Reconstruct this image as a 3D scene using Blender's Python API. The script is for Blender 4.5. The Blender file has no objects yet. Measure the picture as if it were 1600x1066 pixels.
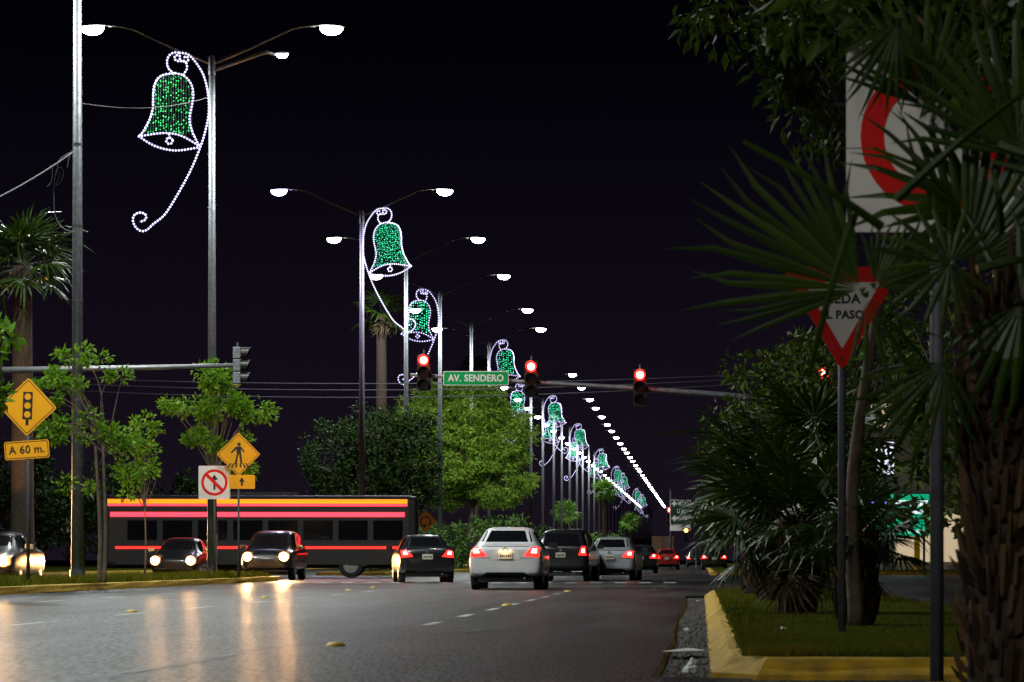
import bpy, bmesh, math, random
import numpy as np
from mathutils import Vector, Matrix
from mathutils.bvhtree import BVHTree

R = math.radians
rnd = random.Random(11)
sc = bpy.context.scene
COL = sc.collection

# ------------------------------------------------------------------ camera
FPX, VX, VY, H = 5000.0, 1096.0, 875.0, 0.70
cam = bpy.data.cameras.new('camera')
cam.sensor_width = 36.0
cam.lens = FPX / 1600 * 36.0
cam.shift_x = -(VX - 800) / 1600
cam.shift_y = (VY - 533) / 1600
cam.clip_start, cam.clip_end = 0.5, 6000
cam.dof.use_dof = True
cam.dof.focus_distance = 125
cam.dof.aperture_fstop = 9.0
camo = bpy.data.objects.new('camera', cam)
COL.objects.link(camo)
camo.location = (0, 0, H)
camo.rotation_euler = (R(90), 0, 0)
sc.camera = camo

def wx(px, Y): return (px - VX) * Y / FPX
def wz(py, Y): return H + (VY - py) * Y / FPX
def P(px, py, Y): return Vector((wx(px, Y), Y, wz(py, Y)))

# ------------------------------------------------------------------ night sky
w = bpy.data.worlds.new('World'); sc.world = w; w.use_nodes = True
nt = w.node_tree; nt.nodes.clear()
out = nt.nodes.new('ShaderNodeOutputWorld'); bg = nt.nodes.new('ShaderNodeBackground')
tc = nt.nodes.new('ShaderNodeTexCoord'); sp = nt.nodes.new('ShaderNodeSeparateXYZ')
rp = nt.nodes.new('ShaderNodeValToRGB')
nt.links.new(tc.outputs['Generated'], sp.inputs[0]); nt.links.new(sp.outputs['Z'], rp.inputs[0])
e = rp.color_ramp.elements
e[0].position = 0.0; e[0].color = (0.0090, 0.0058, 0.0115, 1)
e[1].position = 0.16; e[1].color = (0.0006, 0.0006, 0.0018, 1)
m_ = rp.color_ramp.elements.new(0.075); m_.color = (0.0048, 0.0030, 0.0072, 1)
nt.links.new(rp.outputs[0], bg.inputs['Color']); bg.inputs['Strength'].default_value = 1.0
nt.links.new(bg.outputs[0], out.inputs['Surface'])

sc.view_settings.view_transform = 'Standard'
sc.view_settings.look = 'None'
sc.view_settings.exposure = 0.0
sc.view_settings.gamma = 1.0
sc.view_settings.use_curve_mapping = False
cy = sc.cycles
cy.use_denoising = True
try: cy.denoiser = 'OPENIMAGEDENOISE'
except Exception: pass
cy.sample_clamp_indirect = 4.0
cy.max_bounces = 6; cy.diffuse_bounces = 2; cy.glossy_bounces = 3; cy.transparent_max_bounces = 6
cy.caustics_reflective = False; cy.caustics_refractive = False
LAMP_W = 6500.0            # each street lamp head

# ------------------------------------------------------------------ materials
MATS = {}
def mat(name, col, rough=0.6, metal=0.0, var=0.15, scale=6.0, bump=0.0, spec=0.5, col2=None, island=False, trans=0.0, coat=0.0, detail=4, stretch=None):
    if name in MATS: return MATS[name]
    m = bpy.data.materials.new(name); m.use_nodes = True
    t = m.node_tree; b = t.nodes['Principled BSDF']
    b.inputs['Roughness'].default_value = rough; b.inputs['Metallic'].default_value = metal
    b.inputs['Specular IOR Level'].default_value = spec
    if coat: b.inputs['Coat Weight'].default_value = coat; b.inputs['Coat Roughness'].default_value = 0.06
    c1 = col; c2 = col2 if col2 else tuple(max(0, v * (1 - var)) for v in col)
    if island:
        g = t.nodes.new('ShaderNodeNewGeometry'); src = g.outputs['Random Per Island']
    else:
        c = t.nodes.new('ShaderNodeTexCoord'); n = t.nodes.new('ShaderNodeTexNoise')
        n.inputs['Scale'].default_value = scale; n.inputs['Detail'].default_value = detail
        if stretch:
            mp = t.nodes.new('ShaderNodeMapping'); mp.inputs['Scale'].default_value = stretch
            t.links.new(c.outputs['Object'], mp.inputs[0]); t.links.new(mp.outputs[0], n.inputs['Vector'])
        else: t.links.new(c.outputs['Object'], n.inputs['Vector'])
        src = n.outputs['Fac']
    r = t.nodes.new('ShaderNodeValToRGB')
    r.color_ramp.elements[0].position = 0.0 if island else 0.32; r.color_ramp.elements[1].position = 1.0 if island else 0.68
    r.color_ramp.elements[0].color = (*c1, 1); r.color_ramp.elements[1].color = (*c2, 1)
    t.links.new(src, r.inputs[0]); t.links.new(r.outputs[0], b.inputs['Base Color'])
    if bump and not island:
        bp = t.nodes.new('ShaderNodeBump'); bp.inputs['Strength'].default_value = bump; bp.inputs['Distance'].default_value = 0.02
        t.links.new(src, bp.inputs['Height']); t.links.new(bp.outputs[0], b.inputs['Normal'])
    if trans:
        o = t.nodes['Material Output']; tr = t.nodes.new('ShaderNodeBsdfTranslucent'); mx = t.nodes.new('ShaderNodeMixShader')
        t.links.new(r.outputs[0], tr.inputs['Color']); mx.inputs[0].default_value = trans
        t.links.new(b.outputs[0], mx.inputs[1]); t.links.new(tr.outputs[0], mx.inputs[2]); t.links.new(mx.outputs[0], o.inputs['Surface'])
    MATS[name] = m
    return m
def emis(name, col, strength, sample=True):
    if name in MATS: return MATS[name]
    m = bpy.data.materials.new(name); m.use_nodes = True
    t = m.node_tree; b = t.nodes['Principled BSDF']
    n = t.nodes.new('ShaderNodeTexNoise'); n.inputs['Scale'].default_value = 9
    r = t.nodes.new('ShaderNodeValToRGB')
    r.color_ramp.elements[0].color = (*[v * 0.9 for v in col], 1); r.color_ramp.elements[1].color = (*col, 1)
    t.links.new(n.outputs['Fac'], r.inputs[0])
    t.links.new(r.outputs[0], b.inputs['Emission Color']); b.inputs['Emission Strength'].default_value = strength
    b.inputs['Base Color'].default_value = (*[min(0.6, v * 0.5) for v in col], 1); b.inputs['Roughness'].default_value = 0.3
    if not sample: m.cycles.emission_sampling = 'NONE'
    MATS[name] = m
    return m

STEEL = mat('galvanised_steel', (0.24, 0.25, 0.27), 0.5, 0.55, 0.4, 9, 0.05)
STEELD = mat('weathered_steel', (0.20, 0.20, 0.22), 0.5, 0.6, 0.4, 5, 0.05)
POLEP = mat('violet_lit_paint', (0.30, 0.28, 0.34), 0.45, 0.4, 0.3, 6)
BLACKP = mat('black_paint', (0.012, 0.012, 0.013), 0.45, 0, 0.3, 12)
HOUSING = mat('signal_housing_paint', (0.016, 0.015, 0.012), 0.4, 0, 0.3, 10)
RUBBER = mat('tyre_rubber', (0.012, 0.012, 0.012), 0.85, 0, 0.3, 20)
SIGNY = mat('yellow_sign_sheeting', (0.98, 0.42, 0.012), 0.45, 0, 0.10, 2.5, spec=.2)
SIGNW = mat('white_sign_sheeting', (0.80, 0.76, 0.72), 0.45, 0, 0.10, 3, spec=.2)
SIGNR = mat('red_sign_sheeting', (0.75, 0.010, 0.008), 0.45, 0, 0.12, 3, spec=.2)
SIGNG = mat('green_sign_sheeting', (0.002, 0.36, 0.085), 0.45, 0, 0.12, 3, spec=.2)
SIGNK = mat('black_sign_print', (0.008, 0.008, 0.008), 0.5, 0, 0.2, 5)
SIGNBK = mat('sign_back_aluminium', (0.35, 0.35, 0.36), 0.5, 0.7, 0.2, 6)
GREYPOST = mat('grey_post_paint', (0.10, 0.10, 0.12), 0.6, 0.2, 0.3, 8, 0.05)
BARK = mat('grey_brown_bark', (0.16, 0.12, 0.085), 0.9, 0, 0.5, 9, 0.5)
BARKD = mat('dark_palm_bark', (0.045, 0.026, 0.016), 0.95, 0, 0.6, 14, 0.6)
BOOT = mat('dry_leaf_base', (0.09, 0.055, 0.028), 0.95, spec=.1, col2=(0.014, 0.009, 0.006), island=True)
CABLE = mat('cable_sheath', (0.10, 0.10, 0.11), 0.6, 0, 0.3, 10)
LEAF_LIT = mat('fresh_green_leaf', (0.060, 0.17, 0.004), 0.6, spec=.25, col2=(0.17, 0.33, 0.012), island=True, trans=0.25)
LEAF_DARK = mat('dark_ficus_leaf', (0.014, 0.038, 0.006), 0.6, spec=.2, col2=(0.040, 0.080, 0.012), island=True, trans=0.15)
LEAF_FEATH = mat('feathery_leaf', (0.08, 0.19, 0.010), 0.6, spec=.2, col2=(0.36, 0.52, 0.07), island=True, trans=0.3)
LEAF_MID = mat('mid_green_leaf', (0.05, 0.12, 0.018), 0.6, spec=.25, col2=(0.13, 0.23, 0.045), island=True, trans=0.2)
LEAF_SHADE = mat('dull_green_leaf', (0.028, 0.058, 0.004), 0.55, spec=.25, col2=(0.075, 0.12, 0.008), island=True, trans=0.25)
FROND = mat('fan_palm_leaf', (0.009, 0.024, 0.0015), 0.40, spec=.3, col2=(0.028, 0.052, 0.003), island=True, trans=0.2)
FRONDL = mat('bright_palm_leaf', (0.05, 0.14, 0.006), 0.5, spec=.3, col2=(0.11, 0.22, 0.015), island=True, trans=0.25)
DRYFROND = mat('dry_palm_leaf', (0.17, 0.12, 0.055), 0.7, col2=(0.09, 0.06, 0.03), island=True, trans=0.1)
GLASS = mat('dark_car_glass', (0.006, 0.006, 0.008), 0.08, 0, 0.1, 2, spec=.3)
TRIM = mat('black_car_trim', (0.012, 0.012, 0.013), 0.55, 0, 0.3, 9)
PLATE = mat('number_plate', (0.70, 0.66, 0.55), 0.5, 0, 0.15, 12)
RIM = mat('alloy_rim', (0.45, 0.45, 0.47), 0.3, 0.9, 0.2, 10)
KERBY = mat('worn_yellow_kerb_paint', (0.52, 0.31, 0.012), 0.75, 0, 0.5, 7, 0.8, spec=.2, col2=(0.27, 0.17, 0.03), detail=9)
WHITEPAINT = mat('worn_road_paint', (0.62, 0.62, 0.60), 0.6, 0, 0.5, 5, col2=(0.20, 0.20, 0.20), detail=9)
GRASS = mat('lawn_blade', (0.050, 0.088, 0.002), 0.8, scale=.9, spec=.1, col2=(0.15, 0.115, 0.010), detail=8, trans=0.15)
SOIL = mat('lawn_soil', (0.050, 0.045, 0.006), 0.95, 0, 0.4, 3.5, 0.4, spec=0.0, col2=(0.030, 0.055, 0.008), detail=8)
LAMPLENS = emis('street_lamp_lens', (0.93, 1.0, 0.97), 34, sample=False)
LAMPLENSV = emis('violet_street_lamp_lens', (0.72, 0.62, 1.0), 26, sample=False)
ROPE_E = emis('white_led_rope', (0.76, 0.73, 1.0), 2.2, sample=False)
ROPE_T = emis('rope_light_tube', (0.36, 0.30, 0.80), 0.42, sample=False)
GREEN_E = emis('green_led', (0.07, 1.0, 0.26), 1.5, sample=False)
TEAL_E = emis('teal_led', (0.05, 0.95, 0.48), 1.9, sample=False)
GREEN_N = mat('green_led_net', (0.02, 0.20, 0.08), 0.6, 0, 0.3, 9)
RED_HOT = emis('red_signal_core', (1.0, 0.13, 0.09), 26)
RED_RING = emis('red_signal_lens', (1.0, 0.012, 0.010), 5)
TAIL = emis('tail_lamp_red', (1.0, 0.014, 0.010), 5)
TAILHOT = emis('tail_lamp_core', (1.0, 0.20, 0.14), 14)
REDTRAIL = emis('red_trail_strip', (1.0, 0.03, 0.05), 4)  # red glow of the added bus strips that stand in for light trails
AMBER = emis('amber_lamp', (1.0, 0.30, 0.02), 6)
AMBERHOT = emis('amber_trail_and_lamp', (1.0, 0.20, 0.006), 2.4)  # truck indicators, and the added bus strip that stands in for a light trail
HEADL = emis('warm_headlamp', (1.0, 0.52, 0.17), 4200)
HEADGLARE = emis('headlamp_glare_ring', (1.0, 0.40, 0.09), 2.6)  # orange glare around the lamp, put in as a glowing ring
HEADLC = emis('cool_headlamp', (0.9, 0.92, 1.0), 60)
WARM = emis('plate_lamp', (1.0, 0.62, 0.25), 8)
DARKLENS = mat('unlit_signal_lens', (0.03, 0.015, 0.01), 0.3, 0, 0.2, 4)

def carpaint(name, col, rough=0.28): return mat('car_paint_' + name, col, rough, 0.0, 0.08, 3, coat=0.6)

# asphalt: damp, streaked along the traffic direction, coarse grain
def asphalt():
    m = bpy.data.materials.new('damp_asphalt'); m.use_nodes = True
    t = m.node_tree; b = t.nodes['Principled BSDF']
    c = t.nodes.new('ShaderNodeTexCoord')
    def noise(scale, stretch, det=6, rough=0.6):
        mp = t.nodes.new('ShaderNodeMapping'); mp.inputs['Scale'].default_value = stretch
        n = t.nodes.new('ShaderNodeTexNoise'); n.inputs['Scale'].default_value = scale; n.inputs['Detail'].default_value = det
        n.inputs['Roughness'].default_value = rough
        t.links.new(c.outputs['Object'], mp.inputs[0]); t.links.new(mp.outputs[0], n.inputs['Vector']); return n
    big = noise(0.35, (1, 0.16, 1), 3); streak = noise(1.2, (1, 0.05, 1), 4); fine = noise(60, (1, 0.05, 1), 3, 0.6)
    ramp = t.nodes.new('ShaderNodeValToRGB'); ramp.color_ramp.elements[0].position = 0.36; ramp.color_ramp.elements[1].position = 0.62
    ramp.color_ramp.elements[0].color = (0.009, 0.008, 0.008, 1); ramp.color_ramp.elements[1].color = (0.030, 0.030, 0.031, 1)
    t.links.new(big.outputs['Fac'], ramp.inputs[0])
    r2 = t.nodes.new('ShaderNodeValToRGB'); r2.color_ramp.elements[0].position = 0.40; r2.color_ramp.elements[1].position = 0.60
    r2.color_ramp.elements[0].color = (0.4, 0.4, 0.4, 1); r2.color_ramp.elements[1].color = (1.25, 1.25, 1.25, 1)
    t.links.new(streak.outputs['Fac'], r2.inputs[0])
    r3 = t.nodes.new('ShaderNodeValToRGB'); r3.color_ramp.elements[0].position = 0.38; r3.color_ramp.elements[1].position = 0.66
    r3.color_ramp.elements[0].color = (0.25, 0.25, 0.25, 1); r3.color_ramp.elements[1].color = (2.6, 2.6, 2.6, 1)
    t.links.new(fine.outputs['Fac'], r3.inputs[0])
    def mul(a, bb):
        x = t.nodes.new('ShaderNodeMix'); x.data_type = 'RGBA'; x.blend_type = 'MULTIPLY'; x.inputs[0].default_value = 1
        t.links.new(a, x.inputs[6]); t.links.new(bb, x.inputs[7]); return x.outputs[2]
    t.links.new(mul(mul(ramp.outputs[0], r2.outputs[0]), r3.outputs[0]), b.inputs['Base Color'])
    rr = t.nodes.new('ShaderNodeValToRGB'); rr.color_ramp.elements[0].position = 0.28; rr.color_ramp.elements[1].position = 0.75
    rr.color_ramp.elements[0].color = (0.30, 0.30, 0.30, 1); rr.color_ramp.elements[1].color = (0.50, 0.50, 0.50, 1)
    t.links.new(big.outputs['Fac'], rr.inputs[0]); t.links.new(rr.outputs[0], b.inputs['Roughness'])
    rs = t.nodes.new('ShaderNodeValToRGB'); rs.color_ramp.elements[0].position = .42; rs.color_ramp.elements[1].position = .64
    rs.color_ramp.elements[0].color = (.02, .02, .02, 1); rs.color_ramp.elements[1].color = (.42, .42, .42, 1)
    t.links.new(fine.outputs['Fac'], rs.inputs[0]); t.links.new(rs.outputs[0], b.inputs['Specular IOR Level'])
    bp = t.nodes.new('ShaderNodeBump'); bp.inputs['Strength'].default_value = 0.30; bp.inputs['Distance'].default_value = 0.008
    t.links.new(fine.outputs['Fac'], bp.inputs['Height']); t.links.new(bp.outputs[0], b.inputs['Normal'])
    return m
ASPHALT = asphalt()
DIRT = mat('gutter_dirt', (0.045, 0.034, 0.026), 0.9, 0, 0.5, 12, 0.6, col2=(0.020, 0.015, 0.012), detail=9)

# ------------------------------------------------------------------ object helpers
def tag(o, label=None, cat=None, group=None, kind=None):
    if label: o['label'] = label
    if cat: o['category'] = cat
    if group: o['group'] = group
    if kind: o['kind'] = kind
    return o
def empty(name, loc=(0, 0, 0), rz=0.0, label=None, cat=None, group=None):
    o = bpy.data.objects.new(name, None); COL.objects.link(o); o.location = loc; o.rotation_euler = (0, 0, rz)
    o.empty_display_size = 0.2
    return tag(o, label, cat, group)
class MB:
    def __init__(s): s.v = []; s.f = []; s.mi = []
    def add(s, v, f, mi=0):
        b = len(s.v); s.v += [tuple(p) for p in v]; s.f += [tuple(i + b for i in q) for q in f]; s.mi += [mi] * len(f); return s
    def box(s, c, d, rz=0.0, mi=0, M=None):
        x, y, z = d[0] / 2, d[1] / 2, d[2] / 2; ca, sa = math.cos(rz), math.sin(rz)
        vs = []
        for a in (-x, x):
            for b in (-y, y):
                for e_ in (-z, z):
                    p = Vector((c[0] + a * ca - b * sa, c[1] + a * sa + b * ca, c[2] + e_))
                    vs.append(M @ p if M else p)
        return s.add(vs, [(0, 1, 3, 2), (4, 6, 7, 5), (0, 4, 5, 1), (2, 3, 7, 6), (0, 2, 6, 4), (1, 5, 7, 3)], mi)
    def tube(s, pts, r, n=8, cap=True, mi=0, closed=False):
        pts = [Vector(p) for p in pts]; N = len(pts)
        rs = r if isinstance(r, (list, tuple)) else [r] * N
        rings = []; up0 = None
        for i, p in enumerate(pts):
            if closed: d = pts[(i + 1) % N] - pts[i - 1]
            else: d = pts[min(i + 1, N - 1)] - pts[max(i - 1, 0)]
            if d.length < 1e-9: d = Vector((0, 0, 1))
            d.normalize()
            if up0 is None: up0 = Vector((0, 1, 0)) if abs(d.y) < 0.9 else Vector((1, 0, 0))
            a = d.cross(up0)
            if a.length < 1e-6: a = d.cross(Vector((1, 0, 0)))
            a.normalize(); b = a.cross(d)
            up0 = b
            rings.append([p + (a * math.cos(2 * math.pi * k / n) + b * math.sin(2 * math.pi * k / n)) * rs[i] for k in range(n)])
        v = [q for ring in rings for q in ring]; f = []
        for i in range(N if closed else N - 1):
            j = (i + 1) % N
            for k in range(n): f.append((i * n + k, i * n + (k + 1) % n, j * n + (k + 1) % n, j * n + k))
        if cap and not closed: f += [tuple(range(n))[::-1], tuple((N - 1) * n + k for k in range(n))]
        return s.add(v, f, mi)
    def bead(s, p, r, mi=0):
        x, y, z = p
        return s.add([(x + r, y, z), (x - r, y, z), (x, y + r, z), (x, y - r, z), (x, y, z + r), (x, y, z - r)],
                     [(0, 2, 4), (2, 1, 4), (1, 3, 4), (3, 0, 4), (2, 0, 5), (1, 2, 5), (3, 1, 5), (0, 3, 5)], mi)
    def prism(s, poly, y0, y1, mi=0, M=None):   # poly in XZ, extruded in Y
        n = len(poly); v = [Vector((x, y0, z)) for x, z in poly] + [Vector((x, y1, z)) for x, z in poly]
        if M: v = [M @ p for p in v]
        f = [tuple(range(n)), tuple(range(2 * n - 1, n - 1, -1))] + [(i, i + n, (i + 1) % n + n, (i + 1) % n) for i in range(n)]
        return s.add(v, f, mi)
    def build(s, name, mats, parent=None, smooth=False, loc=None):
        me = bpy.data.meshes.new(name); me.from_pydata(s.v, [], s.f)
        ms = mats if isinstance(mats, (list, tuple)) else [mats]
        for m in ms: me.materials.append(m)
        if len(ms) > 1: me.polygons.foreach_set('material_index', s.mi)
        if smooth: me.polygons.foreach_set('use_smooth', [True] * len(me.polygons))
        me.update()
        o = bpy.data.objects.new(name, me); COL.objects.link(o)
        if parent: o.parent = parent
        if loc: o.location = loc
        return o
def circle(cx, cz, r, n=28, a0=0.0, a1=2 * math.pi, rz=None):
    return [(cx + r * math.cos(a0 + (a1 - a0) * k / n), cz + (rz or r) * math.sin(a0 + (a1 - a0) * k / n)) for k in range(n)]
def smooth_path(pts, n=6, closed=False):     # Catmull-Rom
    p = [Vector(q) for q in pts]; N = len(p); out_ = []
    rng = range(N) if closed else range(N - 1)
    for i in rng:
        if closed: a, b, c, d = p[i - 1], p[i], p[(i + 1) % N], p[(i + 2) % N]
        else: a, b, c, d = p[max(i - 1, 0)], p[i], p[i + 1], p[min(i + 2, N - 1)]
        for k in range(n):
            t = k / n
            out_.append(0.5 * ((2 * b) + (c - a) * t + (2 * a - 5 * b + 4 * c - d) * t * t + (3 * b - a - 3 * c + d) * t ** 3))
    if not closed: out_.append(p[-1])
    return out_
def resample(path, step, closed=False):
    pts = list(path) + ([path[0]] if closed else []); res = []; carry = 0.0
    for a, b in zip(pts, pts[1:]):
        L = (b - a).length; d = carry
        while d < L: res.append(a.lerp(b, d / L)); d += step
        carry = d - L
    return res
def text(body, size, loc, material, parent, name='lettering', rz=0.0, depth=0.004, off=0.0, xs=1.0, align='CENTER', M=None):
    cu = bpy.data.curves.new(name, 'FONT'); cu.body = body; cu.size = size; cu.align_x = align; cu.align_y = 'CENTER'
    cu.extrude = depth; cu.offset = off; cu.space_character = 1.05; cu.resolution_u = 3
    t = bpy.data.objects.new(name, cu); COL.objects.link(t)
    dg = bpy.context.evaluated_depsgraph_get(); me = bpy.data.meshes.new_from_object(t.evaluated_get(dg))
    bpy.data.objects.remove(t); bpy.data.curves.remove(cu)
    me.transform(Matrix.Rotation(rz, 4, 'Y') @ Matrix.Rotation(R(90), 4, 'X') @ Matrix.Diagonal((xs, 1, 1, 1)))
    me.materials.clear(); me.materials.append(material)
    o = bpy.data.objects.new(name, me); COL.objects.link(o); o.parent = parent; o.location = loc
    return o

# ================================================================== SETTING
ISL_Y0, ISL_Y1, ISL_X0, ISL_X1 = 18.95, 62.0, 0.06, 3.2
MED_X1, MED_X0 = -13.9, -17.3
CR0, CR1 = 107.0, 141.0            # crossing avenue

g = MB(); g.add([(-3000, -300, -0.045), (3000, -300, -0.045), (3000, 5000, -0.045), (-3000, 5000, -0.045)], [(0, 1, 2, 3)])
tag(g.build('ground', DIRT), kind='structure')

def jag(y):
    return -0.28 + 0.022 * math.sin(y * 0.28) + 0.008 * math.sin(y * 0.9 + 1)
rd = MB()
def rect(mb, x0, x1, y0, y1, z): mb.add([(x0, y0, z), (x1, y0, z), (x1, y1, z), (x0, y1, z)], [(0, 1, 2, 3)])
rect(rd, -60, 40, -80, 18.6, 0.0)
ys = np.linspace(18.6, 63.0, 150)
for a, b in zip(ys, ys[1:]):
    ja = jag(a) if 18.9 < a < 62.4 else 0.3; jb = jag(b) if 18.9 < b < 62.4 else 0.3
    rd.add([(-60, a, 0), (ja, a, 0), (jb, b, 0), (-60, b, 0), (ja + 0.02, a, -0.05), (jb + 0.02, b, -0.05)], [(0, 1, 2, 3), (1, 4, 5, 2)])
rect(rd, 3.2, 40, 18.6, 63.0, 0.0)
rect(rd, -60, 120, 63.0, 145.0, 0.0)
rect(rd, -60, 0.4, 145.0, 1800, 0.0)
tag(rd.build('road', ASPHALT), kind='structure')

# lane dashes, one sheet each, 4 mm above the asphalt
def dash(x, y0, y1, wd=0.11):
    m = MB(); n = 8; rr = random.Random(int(x * 100 + y0 * 7))
    for i in range(n):
        a, b = y0 + (y1 - y0) * i / n, y0 + (y1 - y0) * (i + 1) / n
        if rr.random() < 0.08: continue
        k0, k1 = rr.uniform(-.012, .012), rr.uniform(-.012, .012)
        m.add([(x - wd / 2 + k0, a, 0.004), (x + wd / 2 + k1, a, 0.004), (x + wd / 2 + k1, b, 0.004), (x - wd / 2 + k0, b, 0.004)], [(0, 1, 2, 3)])
    tag(m.build('lane_marking', WHITEPAINT), kind='structure')
for x, ph in ((-7.35, 34.2), (-2.95, 34.0), (-11.0, 47.0)):
    y = ph
    while y < 72: dash(x, y, y + (1.9 if x > -4 else 2.2)); y += 5.1 + (0.8 if x < -5 else 0)
m = MB(); rect(m, -13.4, -0.9, 84.5, 84.95, 0.004); tag(m.build('stop_line', WHITEPAINT), kind='structure')
for i in range(17):
    m = MB(); rect(m, -13.3 + i * 0.76, -12.93 + i * 0.76, 96.5, 99.5, 0.004); tag(m.build('crossing_bar', WHITEPAINT), kind='structure')

TAR = mat('tar_seal', (0.006, 0.006, 0.006), 0.45, 0, 0.3, 6, col2=(.012, .012, .012))
def seam(pts, w0, seed):
    r = random.Random(seed); p = smooth_path([(a, b, 0) for a, b in pts], 14); v = []; n = len(p)
    for i, q in enumerate(p):
        d = (p[min(i + 1, n - 1)] - p[max(i - 1, 0)]).normalized(); s_ = Vector((-d.y, d.x, 0)); e_ = min(1, 4 * i / n, 4 * (n - 1 - i) / n) + .08
        j = Vector((r.uniform(-.03, .03), 0, 0)); k = w0 * e_ * r.uniform(.5, 1.3)
        v += [q + j - s_ * k + Vector((0, 0, .003)), q + j + s_ * k + Vector((0, 0, .003))]
    m = MB(); m.add(v, [(2 * i, 2 * i + 1, 2 * i + 3, 2 * i + 2) for i in range(n - 1)]); tag(m.build('tar_seam', TAR), kind='structure')
seam([(-3.7, 17), (-3.55, 20), (-3.45, 25), (-3.0, 28), (-2.4, 30.5), (-1.7, 33)], .07, 1)
seam([(-5.6, 22), (-5.2, 27), (-5.5, 35), (-5.0, 46), (-5.3, 60)], .035, 2)
seam([(-9.5, 38), (-8.6, 44), (-8.9, 52), (-8.2, 66)], .05, 3)
seam([(-1.2, 21), (-1.35, 28), (-1.0, 36), (-1.3, 50)], .03, 4)
seam([(-9.0, 24.5), (-6.0, 24.0), (-4.2, 24.6)], .10, 7)
seam([(-6.8, 30.5), (-5.0, 31.5), (-3.4, 30.9), (-1.6, 31.8), (-.5, 31.3)], .12, 5)
# kerbed strips: battered painted kerb round a low planted bed
def strip(name, kerb_name, x0, x1, y0, y1, h, batter, soil, wob=0.015, step=0.8, cap=0.16):
    def loop(ins, z):
        c = min(.45, .15 * (x1 - x0)) + ins; pts = []
        def seg(a, b):
            n = max(2, int((Vector(b) - Vector(a)).length / step)); return [Vector(a).lerp(Vector(b), k / n) for k in range(n)]
        q = [(x0 + ins, y0 + ins + c), (x0 + ins + c * .6, y0 + ins), (x1 - ins - c * .6, y0 + ins), (x1 - ins, y0 + ins + c), (x1 - ins, y1 - ins - c), (x1 - ins - c * .6, y1 - ins), (x0 + ins + c * .6, y1 - ins), (x0 + ins, y1 - ins - c)]
        for a, b in zip(q, q[1:] + q[:1]): pts += seg(a, b)
        return pts
    base = loop(0, 0); rr = random.Random(3)
    n = len(base); cx, cyy = (x0 + x1) / 2, (y0 + y1) / 2
    mb = MB(); rings = []
    nrm = []
    for i in range(n):
        d = base[(i + 1) % n] - base[i - 1]; nv = Vector((-d.y, d.x)); nv.normalize(); nrm.append(nv)
    prof = [(0, -0.04), (0.005, 0.02), (batter * .55, h * .55), (batter * .92, h * .93), (batter + .03, h), (batter + cap, h + .003), (batter + cap + .01, h - .05)]
    rings = []
    for d, z in prof:
        ring = []
        for i in range(n):
            k = rr.uniform(-wob, wob) if 0 < z else 0
            ring.append(Vector((base[i].x + nrm[i].x * (d + k), base[i].y + nrm[i].y * (d + k), z + (rr.uniform(-wob, wob) * .5 if z > 0.02 else 0))))
        rings.append(ring)
    v = [p for r_ in rings for p in r_]; f = []
    for a in range(len(prof) - 1):
        for i in range(n): f.append((a * n + i, a * n + (i + 1) % n, (a + 1) * n + (i + 1) % n, (a + 1) * n + i))
    mb.add(v, f)
    root = MB(); ins = batter + cap - 0.02
    nx, ny = 10, max(8, int((y1 - y0) / 1.2)); vs = []; fs = []
    for j in range(ny + 1):
        for i in range(nx + 1):
            u, t_ = i / nx, j / ny
            edge = min(u, 1 - u, t_ * 6, (1 - t_) * 6); cc_ = min(.45, .15 * (x1 - x0)) + .25
            ex, ey = min(u, 1 - u) * (x1 - x0 - 2 * ins) + ins, min(t_, 1 - t_) * (y1 - y0 - 2 * ins) + ins; low = -.12 if ex / .6 + ey < cc_ * 1.25 else 0.0
            vs.append((x0 + ins + (x1 - x0 - 2 * ins) * u, y0 + ins + (y1 - y0 - 2 * ins) * t_, h - 0.005 + low + min(.05, edge * .25) + rr.uniform(-.008, .008)))
    for j in range(ny):
        for i in range(nx): a = j * (nx + 1) + i; fs.append((a, a + 1, a + nx + 2, a + nx + 1))
    root.add(vs, fs)
    bed = tag(root.build(name, soil, smooth=True), kind='structure')
    kb = mb.build(kerb_name, KERBY, bed, smooth=False)
    return bed
strip('traffic_island', 'kerb', ISL_X0, ISL_X1, ISL_Y0, ISL_Y1, 0.115, 0.14, SOIL, 0.016, 0.35, 0.05)
strip('median_strip', 'kerb', MED_X0, MED_X1, 20.0, 106.0, 0.16, 0.05, SOIL, 0.012, 1.5)
strip('median_strip', 'kerb', MED_X0, MED_X1, 143.0, 1500.0, 0.16, 0.05, SOIL, 0.012, 6.0)
strip('traffic_island', 'kerb', 0.95, 3.2, 7.0, 15.6, 0.115, 0.10, SOIL, 0.016, 0.35, 0.05)
strip('pavement_verge', 'kerb', 0.4, 30, 146, 700, 0.15, 0.05, SOIL, 0.012, 6.0)
strip('pavement_verge', 'kerb', -60, -29.5, 20, 900, 0.15, 0.05, SOIL, 0.012, 6.0)

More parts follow.
